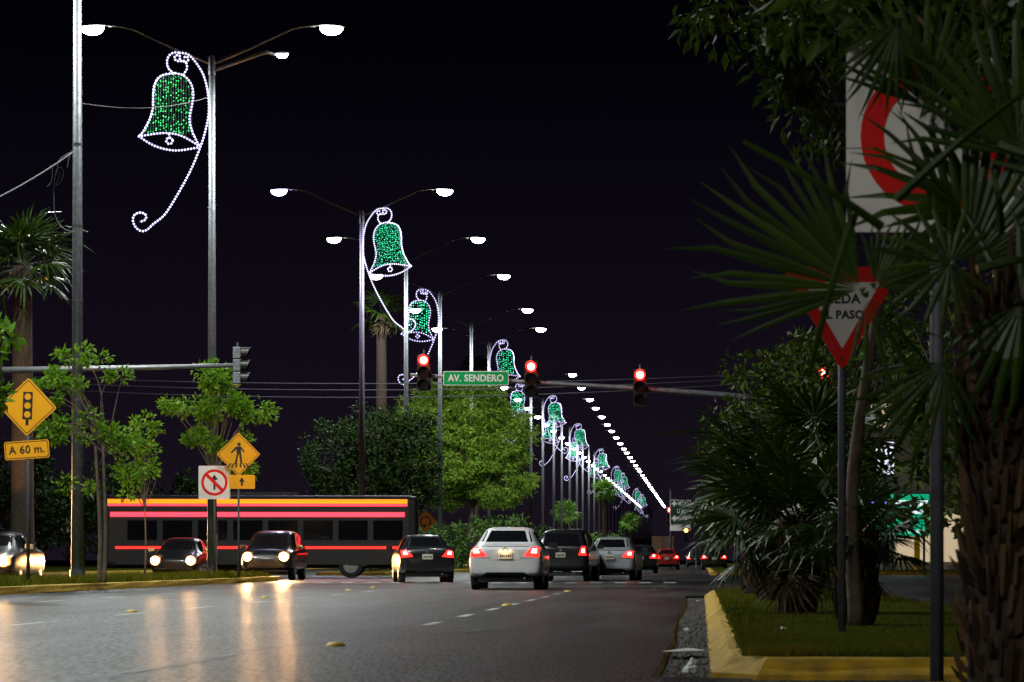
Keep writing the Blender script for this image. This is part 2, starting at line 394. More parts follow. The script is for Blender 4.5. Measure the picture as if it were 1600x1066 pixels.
def grass(name, label, x0, x1, y0, y1, z, n, hmin, hmax, seed, wd=0.006, ybias=1.0):
    r = np.random.default_rng(seed)
    x = r.uniform(x0, x1, n); y = y0 + (y1 - y0) * r.random(n) ** ybias
    cl = 0.5 + 0.5 * np.sin(x * 3.1 + np.sin(y * 1.3) * 2) * np.cos(y * 0.9 + x)
    hh = (hmin + (hmax - hmin) * r.random(n)) * (0.6 + 0.8 * cl); a = r.uniform(0, math.pi, n)
    dx, dy = np.cos(a) * wd, np.sin(a) * wd; lx, ly = r.normal(0, .4, n) * hh, r.normal(0, .4, n) * hh
    V = np.stack([np.stack([x - dx, y - dy, np.full(n, z)], 1), np.stack([x + dx, y + dy, np.full(n, z)], 1), np.stack([x + lx, y + ly, z + hh], 1)], 1).reshape(-1, 3)
    me = bpy.data.meshes.new(name); me.from_pydata(V.tolist(), [], np.arange(n * 3).reshape(-1, 3).tolist()); me.materials.append(GRASS)
    o = bpy.data.objects.new(name, me); COL.objects.link(o)
    return tag(o, label, 'grass', kind='stuff')
grass('lawn_grass', 'short trampled lawn on the yellow kerbed traffic island', ISL_X0 + .22, ISL_X1 - .25, ISL_Y0 + .25, ISL_Y1 - .3, 0.128, 70000, .02, .065, 1, .005, 1.6)
grass('median_grass', 'rough grass on the median along the left kerb', MED_X0 + .3, MED_X1 - .2, 60, 105, 0.15, 26000, .06, .22, 2, .012)

# ================================================================== STREET LAMPS
LAMPX = -15.6
GL = 'street lamps in the row along the median'
def head_mesh():
    b = MB()   # cobra head shell along +X, lens below
    prof = [(-0.55, .05, .04, .02), (-0.40, .10, .06, .03), (-0.15, .19, .10, .02), (.15, .22, .12, .0), (.38, .19, .10, -.01), (.50, .10, .06, -.02)]
    rings = []
    for x, wy, hz, zc in prof:
        rings.append([(x, wy * math.cos(t), zc + (hz if math.sin(t) > 0 else hz * .35) * math.sin(t)) for t in [2 * math.pi * k / 10 for k in range(10)]])
    v = [p for r_ in rings for p in r_]; f = [(i * 10 + k, i * 10 + (k + 1) % 10, (i + 1) * 10 + (k + 1) % 10, (i + 1) * 10 + k) for i in range(5) for k in range(10)]
    f += [tuple(range(9, -1, -1)), tuple(50 + k for k in range(10))]
    b.add(v, f)
    l = MB(); v = []; f = []; n = 18
    for j, (s_, z) in enumerate(((1, -.02), (.95, -.11), (.74, -.21), (.4, -.27), (.02, -.29))):
        v += [(  .06 + .38 * s_ * math.cos(2 * math.pi * k / n), .22 * s_ * math.sin(2 * math.pi * k / n), z) for k in range(n)]
    for j in range(4):
        for k in range(n): f.append((j * n + k, (j + 1) * n + k, (j + 1) * n + (k + 1) % n, j * n + (k + 1) % n))
    l.add(v, f)
    return b, l
_h, _l = head_mesh()
HEAD_ME = _h.build('lamp_head', STEELD, smooth=True); LENS_ME = _l.build('lens', LAMPLENS, smooth=True); LENSV_ME = _l.build('lens', LAMPLENSV, smooth=True)
_spot = bpy.data.lights.new('lamp_light', 'SPOT'); _spot.energy = LAMP_W; _spot.spot_size = R(160); _spot.spot_blend = 0.55
_spot.color = (0.93, 1.0, 0.97); _spot.shadow_soft_size = 0.3
_spotv = _spot.copy(); _spotv.color = (0.72, 0.62, 1.0); _spotv.energy = LAMP_W * .6
def lamp_head(parent, loc, sx, violet=False, light=True, scale=1.0, tilt=0.0, power=1.0):
    h = bpy.data.objects.new('lamp_head', HEAD_ME.data); COL.objects.link(h); h.parent = parent; h.location = loc
    h.scale = (sx * scale, scale, scale); h.rotation_euler = (0, tilt, 0)
    l = bpy.data.objects.new('lens', (LENSV_ME if violet else LENS_ME).data); COL.objects.link(l); l.parent = h
    if light:
        dt = _spotv if violet else _spot
        if power != 1.0: dt = dt.copy(); dt.energy *= power; dt.color = (1, .86, .74)
        s = bpy.data.objects.new('lamp_light', dt); COL.objects.link(s); s.parent = parent
        s.location = (loc[0], loc[1], loc[2] - .42 * scale)
    return h
ARM_ME = {}
def lamp_post(y, i, lean=0.0, label=None, light=True, power=1.0, violet=False, third=False, x=LAMPX, h=16.7, group=GL, paint=None):
    t = empty('street_lamp', (x, y, 0.15), 0, label, 'street lamp', group)
    far = y > 300
    key = ('p', far, paint is not None, lean)
    if key not in ARM_ME:
        m = MB(); m.tube([(0, 0, 0), (lean * .5, 0, h / 2), (lean, 0, h - .15)], [.16, .125, .095], 6 if far else 12)
        ARM_ME[key] = m.build('pole', paint or STEEL, None, True)
        ob = ARM_ME[key]; ob.parent = t
    else:
        ob = bpy.data.objects.new('pole', ARM_ME[key].data); COL.objects.link(ob); ob.parent = t
    if not far:
        m = MB(); m.box((0, 0, .02), (.5, .5, .04)); m.tube([(0, 0, .04), (0, 0, .3)], .2, 8); m.build('base_plate', STEELD, t)
        m = MB(); m.tube([(lean, 0, h - .7), (lean, 0, h - .1)], .125, 10); m.build('arm_collar', STEELD, t)
    for sx in (-1, 1):
        k2 = ('a', sx, far)
        if k2 not in ARM_ME:
            m = MB(); m.tube([(0, 0, h - .35), (sx * 1.2, 0, h + .15), (sx * 2.55, 0, h + .78), (sx * 2.95, 0, h + .86), (sx * 3.3, 0, h + .86)], [.05, .045, .04, .035, .03], 5 if far else 8)
            ARM_ME[k2] = m.build('arm', STEEL, None, True); a = ARM_ME[k2]; a.parent = t
        else:
            a = bpy.data.objects.new('arm', ARM_ME[k2].data); COL.objects.link(a); a.parent = t
        a.location = (lean, 0, 0)
        hd = lamp_head(t, (lean + sx * 3.75, 0, h + .86), sx, violet and sx < 0, light, power=power)
    if third:
        m = MB(); m.tube([(0, 0, h - .55), (1.6, 0, h + .0), (1.75, 0, h + .03), (2.0, 0, h - .05)], [.075, .06, .055, .05], 8); m.build('arm', STEEL, t, True)
        lamp_head(t, (2.2, 0, h - .02), 1, False, False, .5)
    return t
NAMED = {102: 'tall double arm street lamp with a third short arm, nearest in view', 147: 'double arm street lamp with violet left head, bell on its right side',
         169: 'double arm street lamp without a bell, just right of the violet tinted pole', 191: 'double arm street lamp rising behind the left end of the street name sign',
         217: 'double arm street lamp rising behind the middle of the street name sign', 235: 'double arm street lamp rising behind the right end of the street name sign'}
lamp_y = [102, 147, 169, 191, 217, 235] + [293 + 21.5 * k + rnd.uniform(-2.5, 2.5) for k in range(35)]
for k, y in enumerate(lamp_y):
    lab = NAMED.get(y)
    if lab is None: lab = 'small far street lamp in the dense receding row beyond the red signals' if y < 560 else 'tiny distant street lamp at the vanishing end of the row'
    lamp_post(y, k, -0.28 if False else 0.0, lab, light=y < 480, violet=(y == 147), third=(y == 102), paint=POLEP if y == 147 else None)
# the row goes on toward and past the camera
for y in (58, 36, -8): lamp_post(y, 0, 0, 'street lamp of the same median row standing left of the picture', group='street lamps beside and behind the viewpoint')
lamp_post(-7, 0, 0, 'added unseen street lamp on the right verge, lighting the right-hand signs', power=.24, x=4.5, group='street lamps beside and behind the viewpoint')  # not part of the row: added out of view to light the signs from the front

# ================================================================== BELL DECORATIONS (frames of LED rope on the lamp poles)
def zc(pts): return [((200 + x / 3.44 - 330) / 49.0, 0, (90 - (60 + y / 3.44)) / 49.0 + 16.65) for x, y in pts]
BODY_L = [(258, 183), (200, 190), (165, 210), (145, 250), (138, 300), (138, 350), (130, 400), (110, 450), (85, 495), (62, 522)]
BODY_R = [(258, 183), (300, 195), (335, 230), (350, 270), (352, 320), (340, 380), (332, 430), (345, 490), (370, 545), (390, 578)]
MOUTH_T = [(62, 522), (130, 510), (210, 503), (280, 515), (340, 545), (390, 578)]
MOUTH_B = [(62, 522), (130, 565), (200, 590), (270, 597), (340, 588), (390, 578)]
RING = [(248, 183), (222, 160), (212, 125), (222, 90), (250, 72), (280, 74)]
RING2 = [(300, 190), (318, 160), (316, 130), (300, 118), (270, 118), (252, 105), (258, 88), (278, 88), (282, 104), (270, 110)]
CURL2 = [(300, 118), (312, 125), (326, 112), (320, 95), (304, 97), (304, 108)]
STEM = [(280, 74), (325, 82), (370, 130), (410, 200), (432, 300), (435, 400), (415, 500), (390, 578), (340, 700), (270, 830), (200, 940), (140, 990), (110, 1018), (80, 1030), (50, 1015), (30, 980), (36, 945), (68, 930), (98, 943), (95, 968), (65, 980)]
def bell(y, side, near, label, x=LAMPX, dx=0.0):
    t = empty('bell_decoration', (x + dx, y - .22, 0.0), 0, label, 'light decoration', 'bell shaped light decorations on the lamp poles')
    sg = 1 if side == 'L' else -1
    def path(p, n=5): return smooth_path([(a * sg, b, c) for a, b, c in zc(p)], n)
    step = .098 if near < 2 else .15
    tr = .022 if near < 2 else .035
    br = .041 if near < 2 else .046
    def rope(name, paths):
        m = MB()
        for p in paths:
            m.tube(p, tr, 5, True, 0)
            for q in resample(p, step): m.bead((q.x, q.y - .012, q.z), br, 1)
        return m.build(name, [ROPE_T, ROPE_E], t)
    k = 5 if near < 2 else 2
    rope('bell_outline', [path(BODY_L, k), path(BODY_R, k), path(MOUTH_T, k), path(MOUTH_B, k)])
    rope('hanger_scroll', [path(RING, k), path(RING2, k), path(CURL2, k)])
    rope('stem_scroll', [path(STEM, k)])
    cl = [(225 + 17 * math.cos(a), 545 + 17 * math.sin(a)) for a in [2 * math.pi * j / 9 for j in range(10)]]
    rope('clapper', [path(cl, 2), path([(225, 528), (222, 505)], 2)])
    # vertical strings of green LEDs between the outline and the mouth
    L = path(BODY_L, 4); Rr = path(BODY_R, 4); T = path(MOUTH_T, 4)
    def xat(pl, z):
        for a, b in zip(pl, pl[1:]):
            if min(a.z, b.z) <= z <= max(a.z, b.z) and abs(a.z - b.z) > 1e-6: return a.lerp(b, (z - a.z) / (b.z - a.z)).x
        return None
    m = MB(); rr = random.Random(int(y)); zt = max(p.z for p in L); zb = min(p.z for p in T)
    xs_all = [p.x for p in L + Rr]; x0, x1 = min(xs_all), max(xs_all); nx = 24 if near == 0 else (26 if near == 1 else 15)
    for i in range(nx):
        xx = x0 + (x1 - x0) * (i + .5) / nx
        zz = []; z = zb
        bot = None
        for a, b in zip(T, T[1:]):
            if min(a.x, b.x) <= xx <= max(a.x, b.x) and abs(a.x - b.x) > 1e-6: bot = a.lerp(b, (xx - a.x) / (b.x - a.x)).z
        if bot is None: continue
        nz = int((zt - bot) / (.085 if near < 2 else .15))
        inside = []
        for j in range(1, nz):
            z = bot + (zt - bot) * j / nz; a, b = xat(L, z), xat(Rr, z)
            if a is None or b is None: continue
            lo, hi = min(a, b), max(a, b)
            if lo + .03 < xx < hi - .03: inside.append(z)
        if len(inside) > 1: m.tube([(xx, .02, inside[0]), (xx + rr.uniform(-.02, .02), .02, (inside[0] + inside[-1]) / 2), (xx, .02, inside[-1])], .006 if near < 2 else .02, 3, False, 0)
        for z in inside:
            if rr.random() < (.80 if near else .56): m.bead((xx + rr.uniform(-.02, .02), rr.uniform(-.02, .02), z + rr.uniform(-.03, .03)), rr.uniform(.014, .030) if near < 2 else rr.uniform(.03, .05), 1)
    o = m.build('green_light_strings', [GREEN_N, GREEN_E if near == 0 else TEAL_E], t); o['kind'] = 'stuff'
    if near < 2:
        m = MB()
        for z in (16.3, 13.6, 11.9): m.tube([(sg * (-.02), .22, z), (sg * -.12, 0, z)], .012, 5)
        m.build('mounting_bracket', STEELD, t)
    return t
bell(102, 'L', 0, 'large green bell of lights outlined in white, nearest, on the leftmost lamp pole')
bell(147, 'R', 1, 'teal bell of lights on the right side of the violet tinted pole')
bell(191, 'L', 2, 'teal bell of lights just above the left red traffic signal')
bell(235, 'R', 2, 'teal bell of lights rising behind the right end of the street name sign')
far_b = [(293, 'L'), (325.5 - 11, 'R'), (357.5, 'L'), (379, 'R'), (422, 'L'), (465, 'R'), (508, 'L'), (551, 'R'), (594, 'R'), (658.5, 'L'), (723, 'R'), (787.5, 'R'), (852, 'L')]
lab_b = ['small teal bell of lights below the middle red traffic signal', 'small green bell of lights right of the feathery tree, first right of its pole']
for k, (y, s_) in enumerate(far_b):
    lb = lab_b[k] if k < 2 else ('distant small bell of lights in the receding row over the median shrubs' if k < 7 else 'tiny bell of lights near the vanishing end of the row')
    bell(y, s_, 2, lb)

# ================================================================== TRAFFIC SIGNALS
def signal(loc, rz, lit, label, group='traffic signal heads', hot=RED_HOT, ring=RED_RING, scale=1.0, light=0.0, n=3, paint=None):
    t = empty('traffic_signal', loc, rz, label, 'traffic signal', group); t.scale = (scale,) * 3
    for k in range(n):                      # k = 0 top section; lens centre of the top section is the origin
        z = -.345 * k
        m = MB(); poly = [(-.17, z - .165), (.17, z - .165), (.19, z - .14), (.19, z + .14), (.17, z + .165), (-.17, z + .165), (-.19, z + .14), (-.19, z - .14)]
        m.prism(poly, .02, .22); m.build('section', paint or HOUSING, t)
        m = MB(); v = []; f = []; nn = 14           # cut-away visor
        for j in range(nn + 1):
            a = R(-35) + R(250) * j / nn
            for (rr_, yy) in ((.165, .02), (.165, -.24), (.155, -.24), (.155, .02)): v.append((rr_ * math.cos(a), yy + (.12 if yy < 0 else 0) * (0.5 - 0.5 * math.sin(a)), z + rr_ * math.sin(a)))
        for j in range(nn):
            for q in range(4): f.append((j * 4 + q, j * 4 + (q + 1) % 4, (j + 1) * 4 + (q + 1) % 4, (j + 1) * 4 + q))
        m.add(v, f); m.build('visor', HOUSING, t)
        if k == lit:
            m = MB(); n2 = 24
            rings = [(0.0, -.035), (.06, -.03), (.105, -.018), (.152, .012)]
            v = [(r_ * math.cos(2 * math.pi * j / n2), y_, z + r_ * math.sin(2 * math.pi * j / n2)) for r_, y_ in rings for j in range(n2)]
            f = []; mi = []
            for a in range(3):
                for j in range(n2): f.append((a * n2 + j, (a + 1) * n2 + j, (a + 1) * n2 + (j + 1) % n2, a * n2 + (j + 1) % n2)); mi.append(0 if a < 2 else 1)
            m.v = v; m.f = f; m.mi = mi
            m.build('lit_lens', [hot, ring], t)
        else:
            m = MB(); m.prism(circle(0, z, .15, 16), .0, .02); m.build('lens', DARKLENS, t)
    m = MB(); m.tube([(0, .12, .165), (0, .12, .30)], .03, 6); m.build('hanger', STEELD, t)
    if light:
        l = bpy.data.lights.new('signal_glow', 'POINT'); l.energy = light; l.color = (1, .03, .02); l.shadow_soft_size = .08
        o = bpy.data.objects.new('signal_glow', l); COL.objects.link(o); o.parent = t; o.location = (0, -.42, -.345 * lit)
    return t
SY = 90.0
mast = empty('signal_mast', (wx(1352, SY), SY, 0), 0, 'grey signal mast whose long arm spans the road and carries the red signals', 'signal mast')
mb = MB(); mb.tube([(0, 0, 0), (0, 0, 6.1)], [.17, .12], 12); mb.build('pole', STEELD, mast, True)
mb = MB(); mb.box((0, 0, .02), (.55, .55, .05)); mb.build('base_plate', STEELD, mast)
bx = mast.location.x
armp = [P(1352, 640, SY), P(1130, 617, SY), P(1000, 607, SY), P(830, 597, SY), P(640, 585, SY)]
mb = MB(); mb.tube([(p.x - bx, .22, p.z) for p in armp], [.11, .09, .075, .06, .045], 10); mb.build('arm', STEEL, mast, True)
mb = MB(); mb.box((0, .11, armp[0].z), (.3, .34, .3)); mb.build('arm_bracket', STEELD, mast)
for px_, py_, lb in ((662, 563, 'red traffic signal left of the street name sign'), (830, 573, 'red traffic signal right of the street name sign'), (1000, 586, 'red traffic signal alone against the dark sky, right of the others'), (1287, 583, 'red traffic signal half hidden by the leaves of the right trees')):
    p = P(px_, py_, SY); signal((p.x, SY, p.z), 0, 0, lb, light=14)
# street name sign on the arm
p = P(743.5, 591, SY)
sg = empty('street_sign', (p.x, SY + .05, p.z), R(0), 'green street name sign reading AV. SENDERO on the signal arm', 'sign')
def rrect(w_, h_, r_, n=4):
    o = []
    for cx, cz, a in ((w_ / 2 - r_, h_ / 2 - r_, 0), (-w_ / 2 + r_, h_ / 2 - r_, 90), (-w_ / 2 + r_, -h_ / 2 + r_, 180), (w_ / 2 - r_, -h_ / 2 + r_, 270)):
        for k in range(n + 1): b = R(a + 90 * k / n); o.append((cx + r_ * math.cos(b), cz + r_ * math.sin(b)))
    return o
mb = MB(); mb.prism(rrect(1.84, .40, .04), 0, .02); mb.build('border', SIGNW, sg)
mb = MB(); mb.prism(rrect(1.80, .36, .03), -.004, .001); mb.build('panel', SIGNG, sg)
text('AV. SENDERO', .265, (0, -.008, -.005), SIGNW, sg, off=.008, xs=.92, depth=.003)
mb = MB(); mb.box((-.5, .1, 0), (.05, .16, .3)); mb.box((.5, .1, 0), (.05, .16, .3)); mb.build('clamp', STEELD, sg)

# left mast arm, its signal seen edge-on
LM = 88.0
lm = empty('signal_mast', (wx(-70, LM), LM, 0), 0, 'pale signal arm reaching in from the left edge above the yellow signs', 'signal mast')
bx = lm.location.x
mb = MB(); mb.tube([(0, 0, 0), (0, 0, 6.3)], [.17, .12], 12); mb.build('pole', STEEL, lm, True)
mb = MB(); q = [P(-70, 580, LM), P(150, 576, LM), P(370, 571, LM)]; mb.tube([(a.x - bx, .0, a.z) for a in q], [.10, .075, .055], 10); mb.build('arm', SIGNBK, lm, True)
p = P(378, 555, LM); signal((p.x, LM - .0, p.z + .05), R(90), -1, 'unlit traffic signal seen from its side at the end of the left arm', paint=STEEL)

# ================================================================== SIGNS
def post_sign(name, x, y, z0, htop, label, cat='sign', r_=.035, paint=None, tilt=0.0):
    t = empty(name, (x, y, z0), 0, label, cat)
    m = MB(); m.tube([(0, .014 + r_, 0), (tilt, .014 + r_, htop)], r_, 8); m.build('post', paint or GREYPOST, t, True)
    return t
def diamond(parent, c, hd, rz=0.0, ang=0.0):
    def rd(h, r_):
        o = []
        for a in (0, 90, 180, 270):
            tip = Vector((math.cos(R(a)) * h, math.sin(R(a)) * h)); k = r_
            for s_ in (-1, 0, 1):
                d = Vector((math.cos(R(a + 135 * (1 if s_ > 0 else -1))), math.sin(R(a + 135 * (1 if s_ > 0 else -1))))) if s_ else Vector((0, 0))
                o.append(tuple(tip + d * k) if s_ else tuple(tip * (1 - .25 * k / h)))
        return o
    M = Matrix.Translation(c) @ Matrix.Rotation(ang, 4, 'Y') @ Matrix.Rotation(rz, 4, 'Z')
    m = MB(); m.prism(rd(hd, .05), 0, .012, M=M); m.build('panel', SIGNY, parent)
    m = MB()       # printed border line
    o_, i_ = rd(hd * .93, .045), rd(hd * .895, .042); n = len(o_)
    m.add([M @ Vector((a, -.004, b)) for a, b in o_] + [M @ Vector((a, -.004, b)) for a, b in i_], [(k, (k + 1) % n, (k + 1) % n + n, k + n) for k in range(n)])
    m.build('border_line', SIGNK, parent)
    return M
def flat(parent, polys, material, M, y=-.005, name='symbol'):
    m = MB()
    for i, pl in enumerate(polys): m.prism(pl, y - .0015 - .0004 * i, y, M=M)
    return m.build(name, material, parent)
MZ = 0.17
# signal-ahead warning with distance plate
Y = 70.0; c = P(41, 636, Y)
t = post_sign('warning_sign', c.x + .03, Y, MZ, 4.2, 'yellow diamond traffic signal warning sign above an A 60 m. plate', r_=.04)
M = diamond(t, Vector((0, 0, c.z - MZ)), .64, ang=R(2))
flat(t, [[(-.105, -.27), (.105, -.27), (.105, .33), (-.105, .33)], [(-.032, -.40), (.032, -.40), (.032, -.27), (-.032, -.27)]], SIGNK, M)
flat(t, [circle(0, z, .072, 18) for z in (.225, .03, -.165)], SIGNY, M, -.0075, 'symbol_lamp')
c2 = P(42, 703, Y); M2 = Matrix.Translation((c2.x - t.location.x, 0, c2.z - MZ)) @ Matrix.Rotation(R(-4), 4, 'Y')
m = MB(); m.prism(rrect(.98, .40, .05), 0, .012, M=M2); m.build('distance_plate', SIGNY, t)
m = MB(); a, b = rrect(.94, .36, .045), rrect(.91, .33, .04); n = len(a)
m.add([M2 @ Vector((x, -.003, z)) for x, z in a] + [M2 @ Vector((x, -.003, z)) for x, z in b], [(k, (k + 1) % n, (k + 1) % n + n, k + n) for k in range(n)]); m.build('plate_border', SIGNK, t)
text('A 60 m.', .245, (c2.x - t.location.x, -.006, c2.z - MZ), SIGNK, t, rz=R(-4), off=.004, xs=.95, depth=.002)
# pedestrian crossing warning
Y = 96.3; c = P(372.5, 710, Y)
t = post_sign('warning_sign', c.x, Y, MZ, 3.9, 'yellow diamond pedestrian crossing warning sign partly behind leaves')
M = diamond(t, Vector((0, 0, c.z - MZ)), .66)
ped = [circle(0.02, .30, .055, 14), [(-.07, .23), (.07, .24), (.085, .02), (-.045, .0)], [(-.045, .02), (.01, .02), (-.06, -.30), (-.115, -.30)], [(.02, .02), (.085, .02), (.12, -.28), (.065, -.29)], [(-.07, .23), (-.055, .17), (-.20, .03), (-.235, .06)], [(.07, .24), (.05, .18), (.16, .06), (.19, .09)]]
flat(t, ped, SIGNK, M)
flat(t, [[(x, -.40), (x + .045, -.40), (x + .045 - .28 * x, -.27), (x - .28 * x, -.27)] for x in (-.34, -.22, -.10, .05, .17, .28)], SIGNK, M, -.005, 'symbol_stripe')
c2 = P(378, 753, Y); M2 = Matrix.Translation((c2.x - c.x, 0, c2.z - MZ))
m = MB(); m.prism(rrect(.78, .42, .04), -.002, .01, M=M2); m.build('arrow_plate', SIGNY, t)
flat(t, [[(-.03, -.12), (.03, -.12), (.03, .10), (-.03, .10)], [(-.09, .0), (.09, .0), (0, .14)]], SIGNK, M2, -.005)
def ring_sign(t, cx, cz, half, r0, r1, extra=True):
    M_ = Matrix.Translation((cx, 0, cz))
    m = MB(); m.prism(rrect(half * 2, half * 2.1, half * .08), 0, .012, M=M_); m.build('panel', SIGNW, t)
    m = MB(); a, b = circle(0, 0, r0, 40), circle(0, 0, r1, 40); n = 40
    m.add([M_ @ Vector((x, -.004, z)) for x, z in a] + [M_ @ Vector((x, -.004, z)) for x, z in b], [(k, (k + 1) % n, (k + 1) % n + n, k + n) for k in range(n)])
    m.build('red_ring', SIGNR, t)
    if extra:
        s_ = r1
        flat(t, [[(-.10 * s_, -.7 * s_), (.10 * s_, -.7 * s_), (.10 * s_, .3 * s_), (-.10 * s_, .3 * s_)], [(-.35 * s_, .25 * s_), (.35 * s_, .25 * s_), (0, .75 * s_)]], SIGNK, M_)
        d = .11 * s_; flat(t, [[(-.72 * s_ - d, .72 * s_ - d), (-.72 * s_ + d, .72 * s_ + d), (.72 * s_ + d, -.72 * s_ + d), (.72 * s_ - d, -.72 * s_ - d)]], SIGNR, M_, -.007, 'slash')
Y = 96.8; c = P(335, 754, Y)
t = post_sign('prohibition_sign', c.x, Y, MZ, 3.0, 'white square sign with red ring hidden by leaves beside the pedestrian warning')
ring_sign(t, 0, c.z - MZ, .48, .40, .32)
# two-way turn arrows
Y = 144.5; c = P(665, 815, Y)
t = post_sign('warning_sign', c.x, Y, 0.0, 2.4, 'small yellow diamond sign with two circling arrows left of the white car')
M = diamond(t, Vector((0, 0, c.z)), .50)
def arc_arrow(a0, a1, r_, wd):
    o_ = circle(0, 0, r_ + wd, 10, R(a0), R(a1)) + [((r_ + wd) * math.cos(R(a1)), (r_ + wd) * math.sin(R(a1)))]; i_ = circle(0, 0, r_ - wd, 10, R(a0), R(a1)) + [((r_ - wd) * math.cos(R(a1)), (r_ - wd) * math.sin(R(a1)))]
    quads = [[o_[k], o_[k + 1], i_[k + 1], i_[k]] for k in range(10)]
    e_ = R(a1); tip = R(a1 + 38)
    quads.append([((r_ + wd * 2.6) * math.cos(e_), (r_ + wd * 2.6) * math.sin(e_)), (r_ * math.cos(tip), r_ * math.sin(tip)), ((r_ - wd * 2.6) * math.cos(e_), (r_ - wd * 2.6) * math.sin(e_))])
    return quads
flat(t, arc_arrow(-60, 70, .22, .035) + arc_arrow(120, 250, .22, .035), SIGNK, M)
# give-way sign on the island
Y = 24.2; c = P(1316, 575, Y); gz = .15
t = post_sign('give_way_sign', c.x, Y, gz, c.z - gz + .75, 'red and white CEDA EL PASO triangle sign behind palm fans on the island', r_=.031)
def tri(s_, r_=.03):
    o = []; hh = s_ * .866
    for (x, z, a) in ((0, 0, 270), (s_ / 2, hh, 30), (-s_ / 2, hh, 150)):
        cx, cz = x - math.cos(R(a)) * r_ * 2, z - math.sin(R(a)) * r_ * 2
        for k in (-60, -20, 20, 60): o.append((cx + r_ * math.cos(R(a + k)), cz + r_ * math.sin(R(a + k))))
    return o
M = Matrix.Translation((0, 0, c.z - gz - .03))
m = MB(); m.prism(tri(.92), 0, .01, M=M); m.build('red_panel', SIGNR, t)
m = MB(); m.prism([(x, z + .175) for x, z in tri(.58, .006)], -.004, -.001, M=M); m.build('white_panel', SIGNW, t)
text('CEDA', .10, (0, -.006, c.z - gz + .52), SIGNK, t, off=.003); text('EL PASO', .085, (0, -.006, c.z - gz + .40), SIGNK, t, off=.003)
m = MB(); m.prism(circle(0, .095, .013, 10), -.006, 0, M=M); m.prism(circle(0, .70, .013, 10), -.006, 0, M=M); m.build('bolt', SIGNK, t)
# big prohibition sign on the near post
Y = 17.0; c = P(1465, 213, Y)
t = post_sign('prohibition_sign', c.x, Y, 0.0, c.z + .3, 'large white square sign with thick red ring behind palm fans at upper right', r_=.037)
ring_sign(t, 0, c.z, .485, .41, .285, False)
m = MB(); m.box((0, .02, c.z), (.90, .02, .05)); m.box((0, .02, c.z - .4), (.90, .02, .05)); m.build('backing_rail', SIGNBK, t)

# far direction board, far signals, small green boards
Y = 250.0; c = P(1063, 803, Y)
t = post_sign('direction_sign', c.x - .75, Y, 0.0, 6.2, 'dark far direction board with white arrows and lettering near the vanishing point', r_=.09)
m = MB(); m.prism(rrect(1.55, 1.9, .08), -.1, -.05, M=Matrix.Translation((.75, 0, c.z + .1))); m.build('panel', mat('dark_green_board', (.006, .03, .014), .5), t)
m = MB(); a, b = rrect(1.62, 1.97, .08), rrect(1.53, 1.88, .07); n = len(a)
m.add([(x + .75, -.103, z + c.z + .1) for x, z in a] + [(x + .75, -.103, z + c.z + .1) for x, z in b], [(k, (k + 1) % n, (k + 1) % n + n, k + n) for k in range(n)]); m.build('border_line', SIGNW, t)
m = MB(); m.prism(rrect(1.62, .42, .05), -.1, -.05, M=Matrix.Translation((.75, 0, c.z - 1.12))); m.build('lower_plate', SIGNW, t)
LIT_W = SIGNW
for tx, zz, sz, ox in (('MTY.I', .68, .42, .98), ('U A', .1, .46, .78), ('PANTEON', -.47, .36, 1.02)): text(tx, sz, (ox, -.108, c.z + .1 + zz), LIT_W, t, off=.016, xs=.75)
for zz in (.68, -.47):
    flat(t, [[(-.22, -.06), (.22, -.06), (.22, .06), (-.22, .06)], [(-.06, -.2), (.06, -.2), (.06, .2), (-.06, .2)], [(-.16, .05), (.16, .05), (0, .26)]], LIT_W, Matrix.Translation((.28, 0, c.z + .1 + zz)), -.106, 'arrow')
far = empty('signal_mast', (wx(1088, 251), 251, 0), 0, 'far thin signal post beside the dark direction board', 'signal mast')
m = MB(); m.tube([(0, 0, 0), (0, 0, 5.6)], .09, 8); m.build('pole', STEELD, far)
m = MB(); m.tube([(0, 0, 5.2), (wx(1046, 251) - wx(1088, 251), 0, 5.5)], .05, 6); m.build('arm', STEELD, far)
p = P(1047, 797, 250.5); signal(p, 0, 0, 'far red traffic signal at the left edge of the direction board', 'far traffic signals', scale=1.5)
p = P(1072, 829, 249.5); signal(p, 0, 0, 'far amber traffic signal below the direction board', 'far traffic signals', hot=emis('amber_core', (1.0, .55, .10), 16), ring=AMBER, scale=1.1)
Y = 118.0
t = post_sign('street_sign', wx(1152, Y), Y, 0.0, 2.75, 'pair of small dark green street boards by the island palms', r_=.04)
for cz_, a_ in ((wz(809, Y), 0), (wz(824, Y), 0)):
    m = MB(); m.prism(rrect(1.05, .30, .02), -.03, -.01, M=Matrix.Translation((-.26, 0, cz_))); m.build('panel', SIGNG, t)
text('AV. SENDERO', .13, (-.26, -.035, wz(824, Y)), SIGNW, t, off=.003, xs=.9)
p = P(1165, 752, 93.0)
t = empty('warning_beacon', (p.x, 93.0, 0), 0, 'amber beacon glowing between the palm fans on the right', 'beacon')
m = MB(); m.tube([(0, 0, 0), (0, 0, p.z - .2)], .05, 8); m.build('post', STEELD, t)
m = MB(); m.prism(rrect(.46, .42, .06), .0, .2, M=Matrix.Translation((0, 0, p.z))); m.build('housing', HOUSING, t)
m = MB(); m.prism(circle(0, 0, .17, 20), -.02, .0, M=Matrix.Translation((0, 0, p.z))); m.build('lens', AMBER, t)

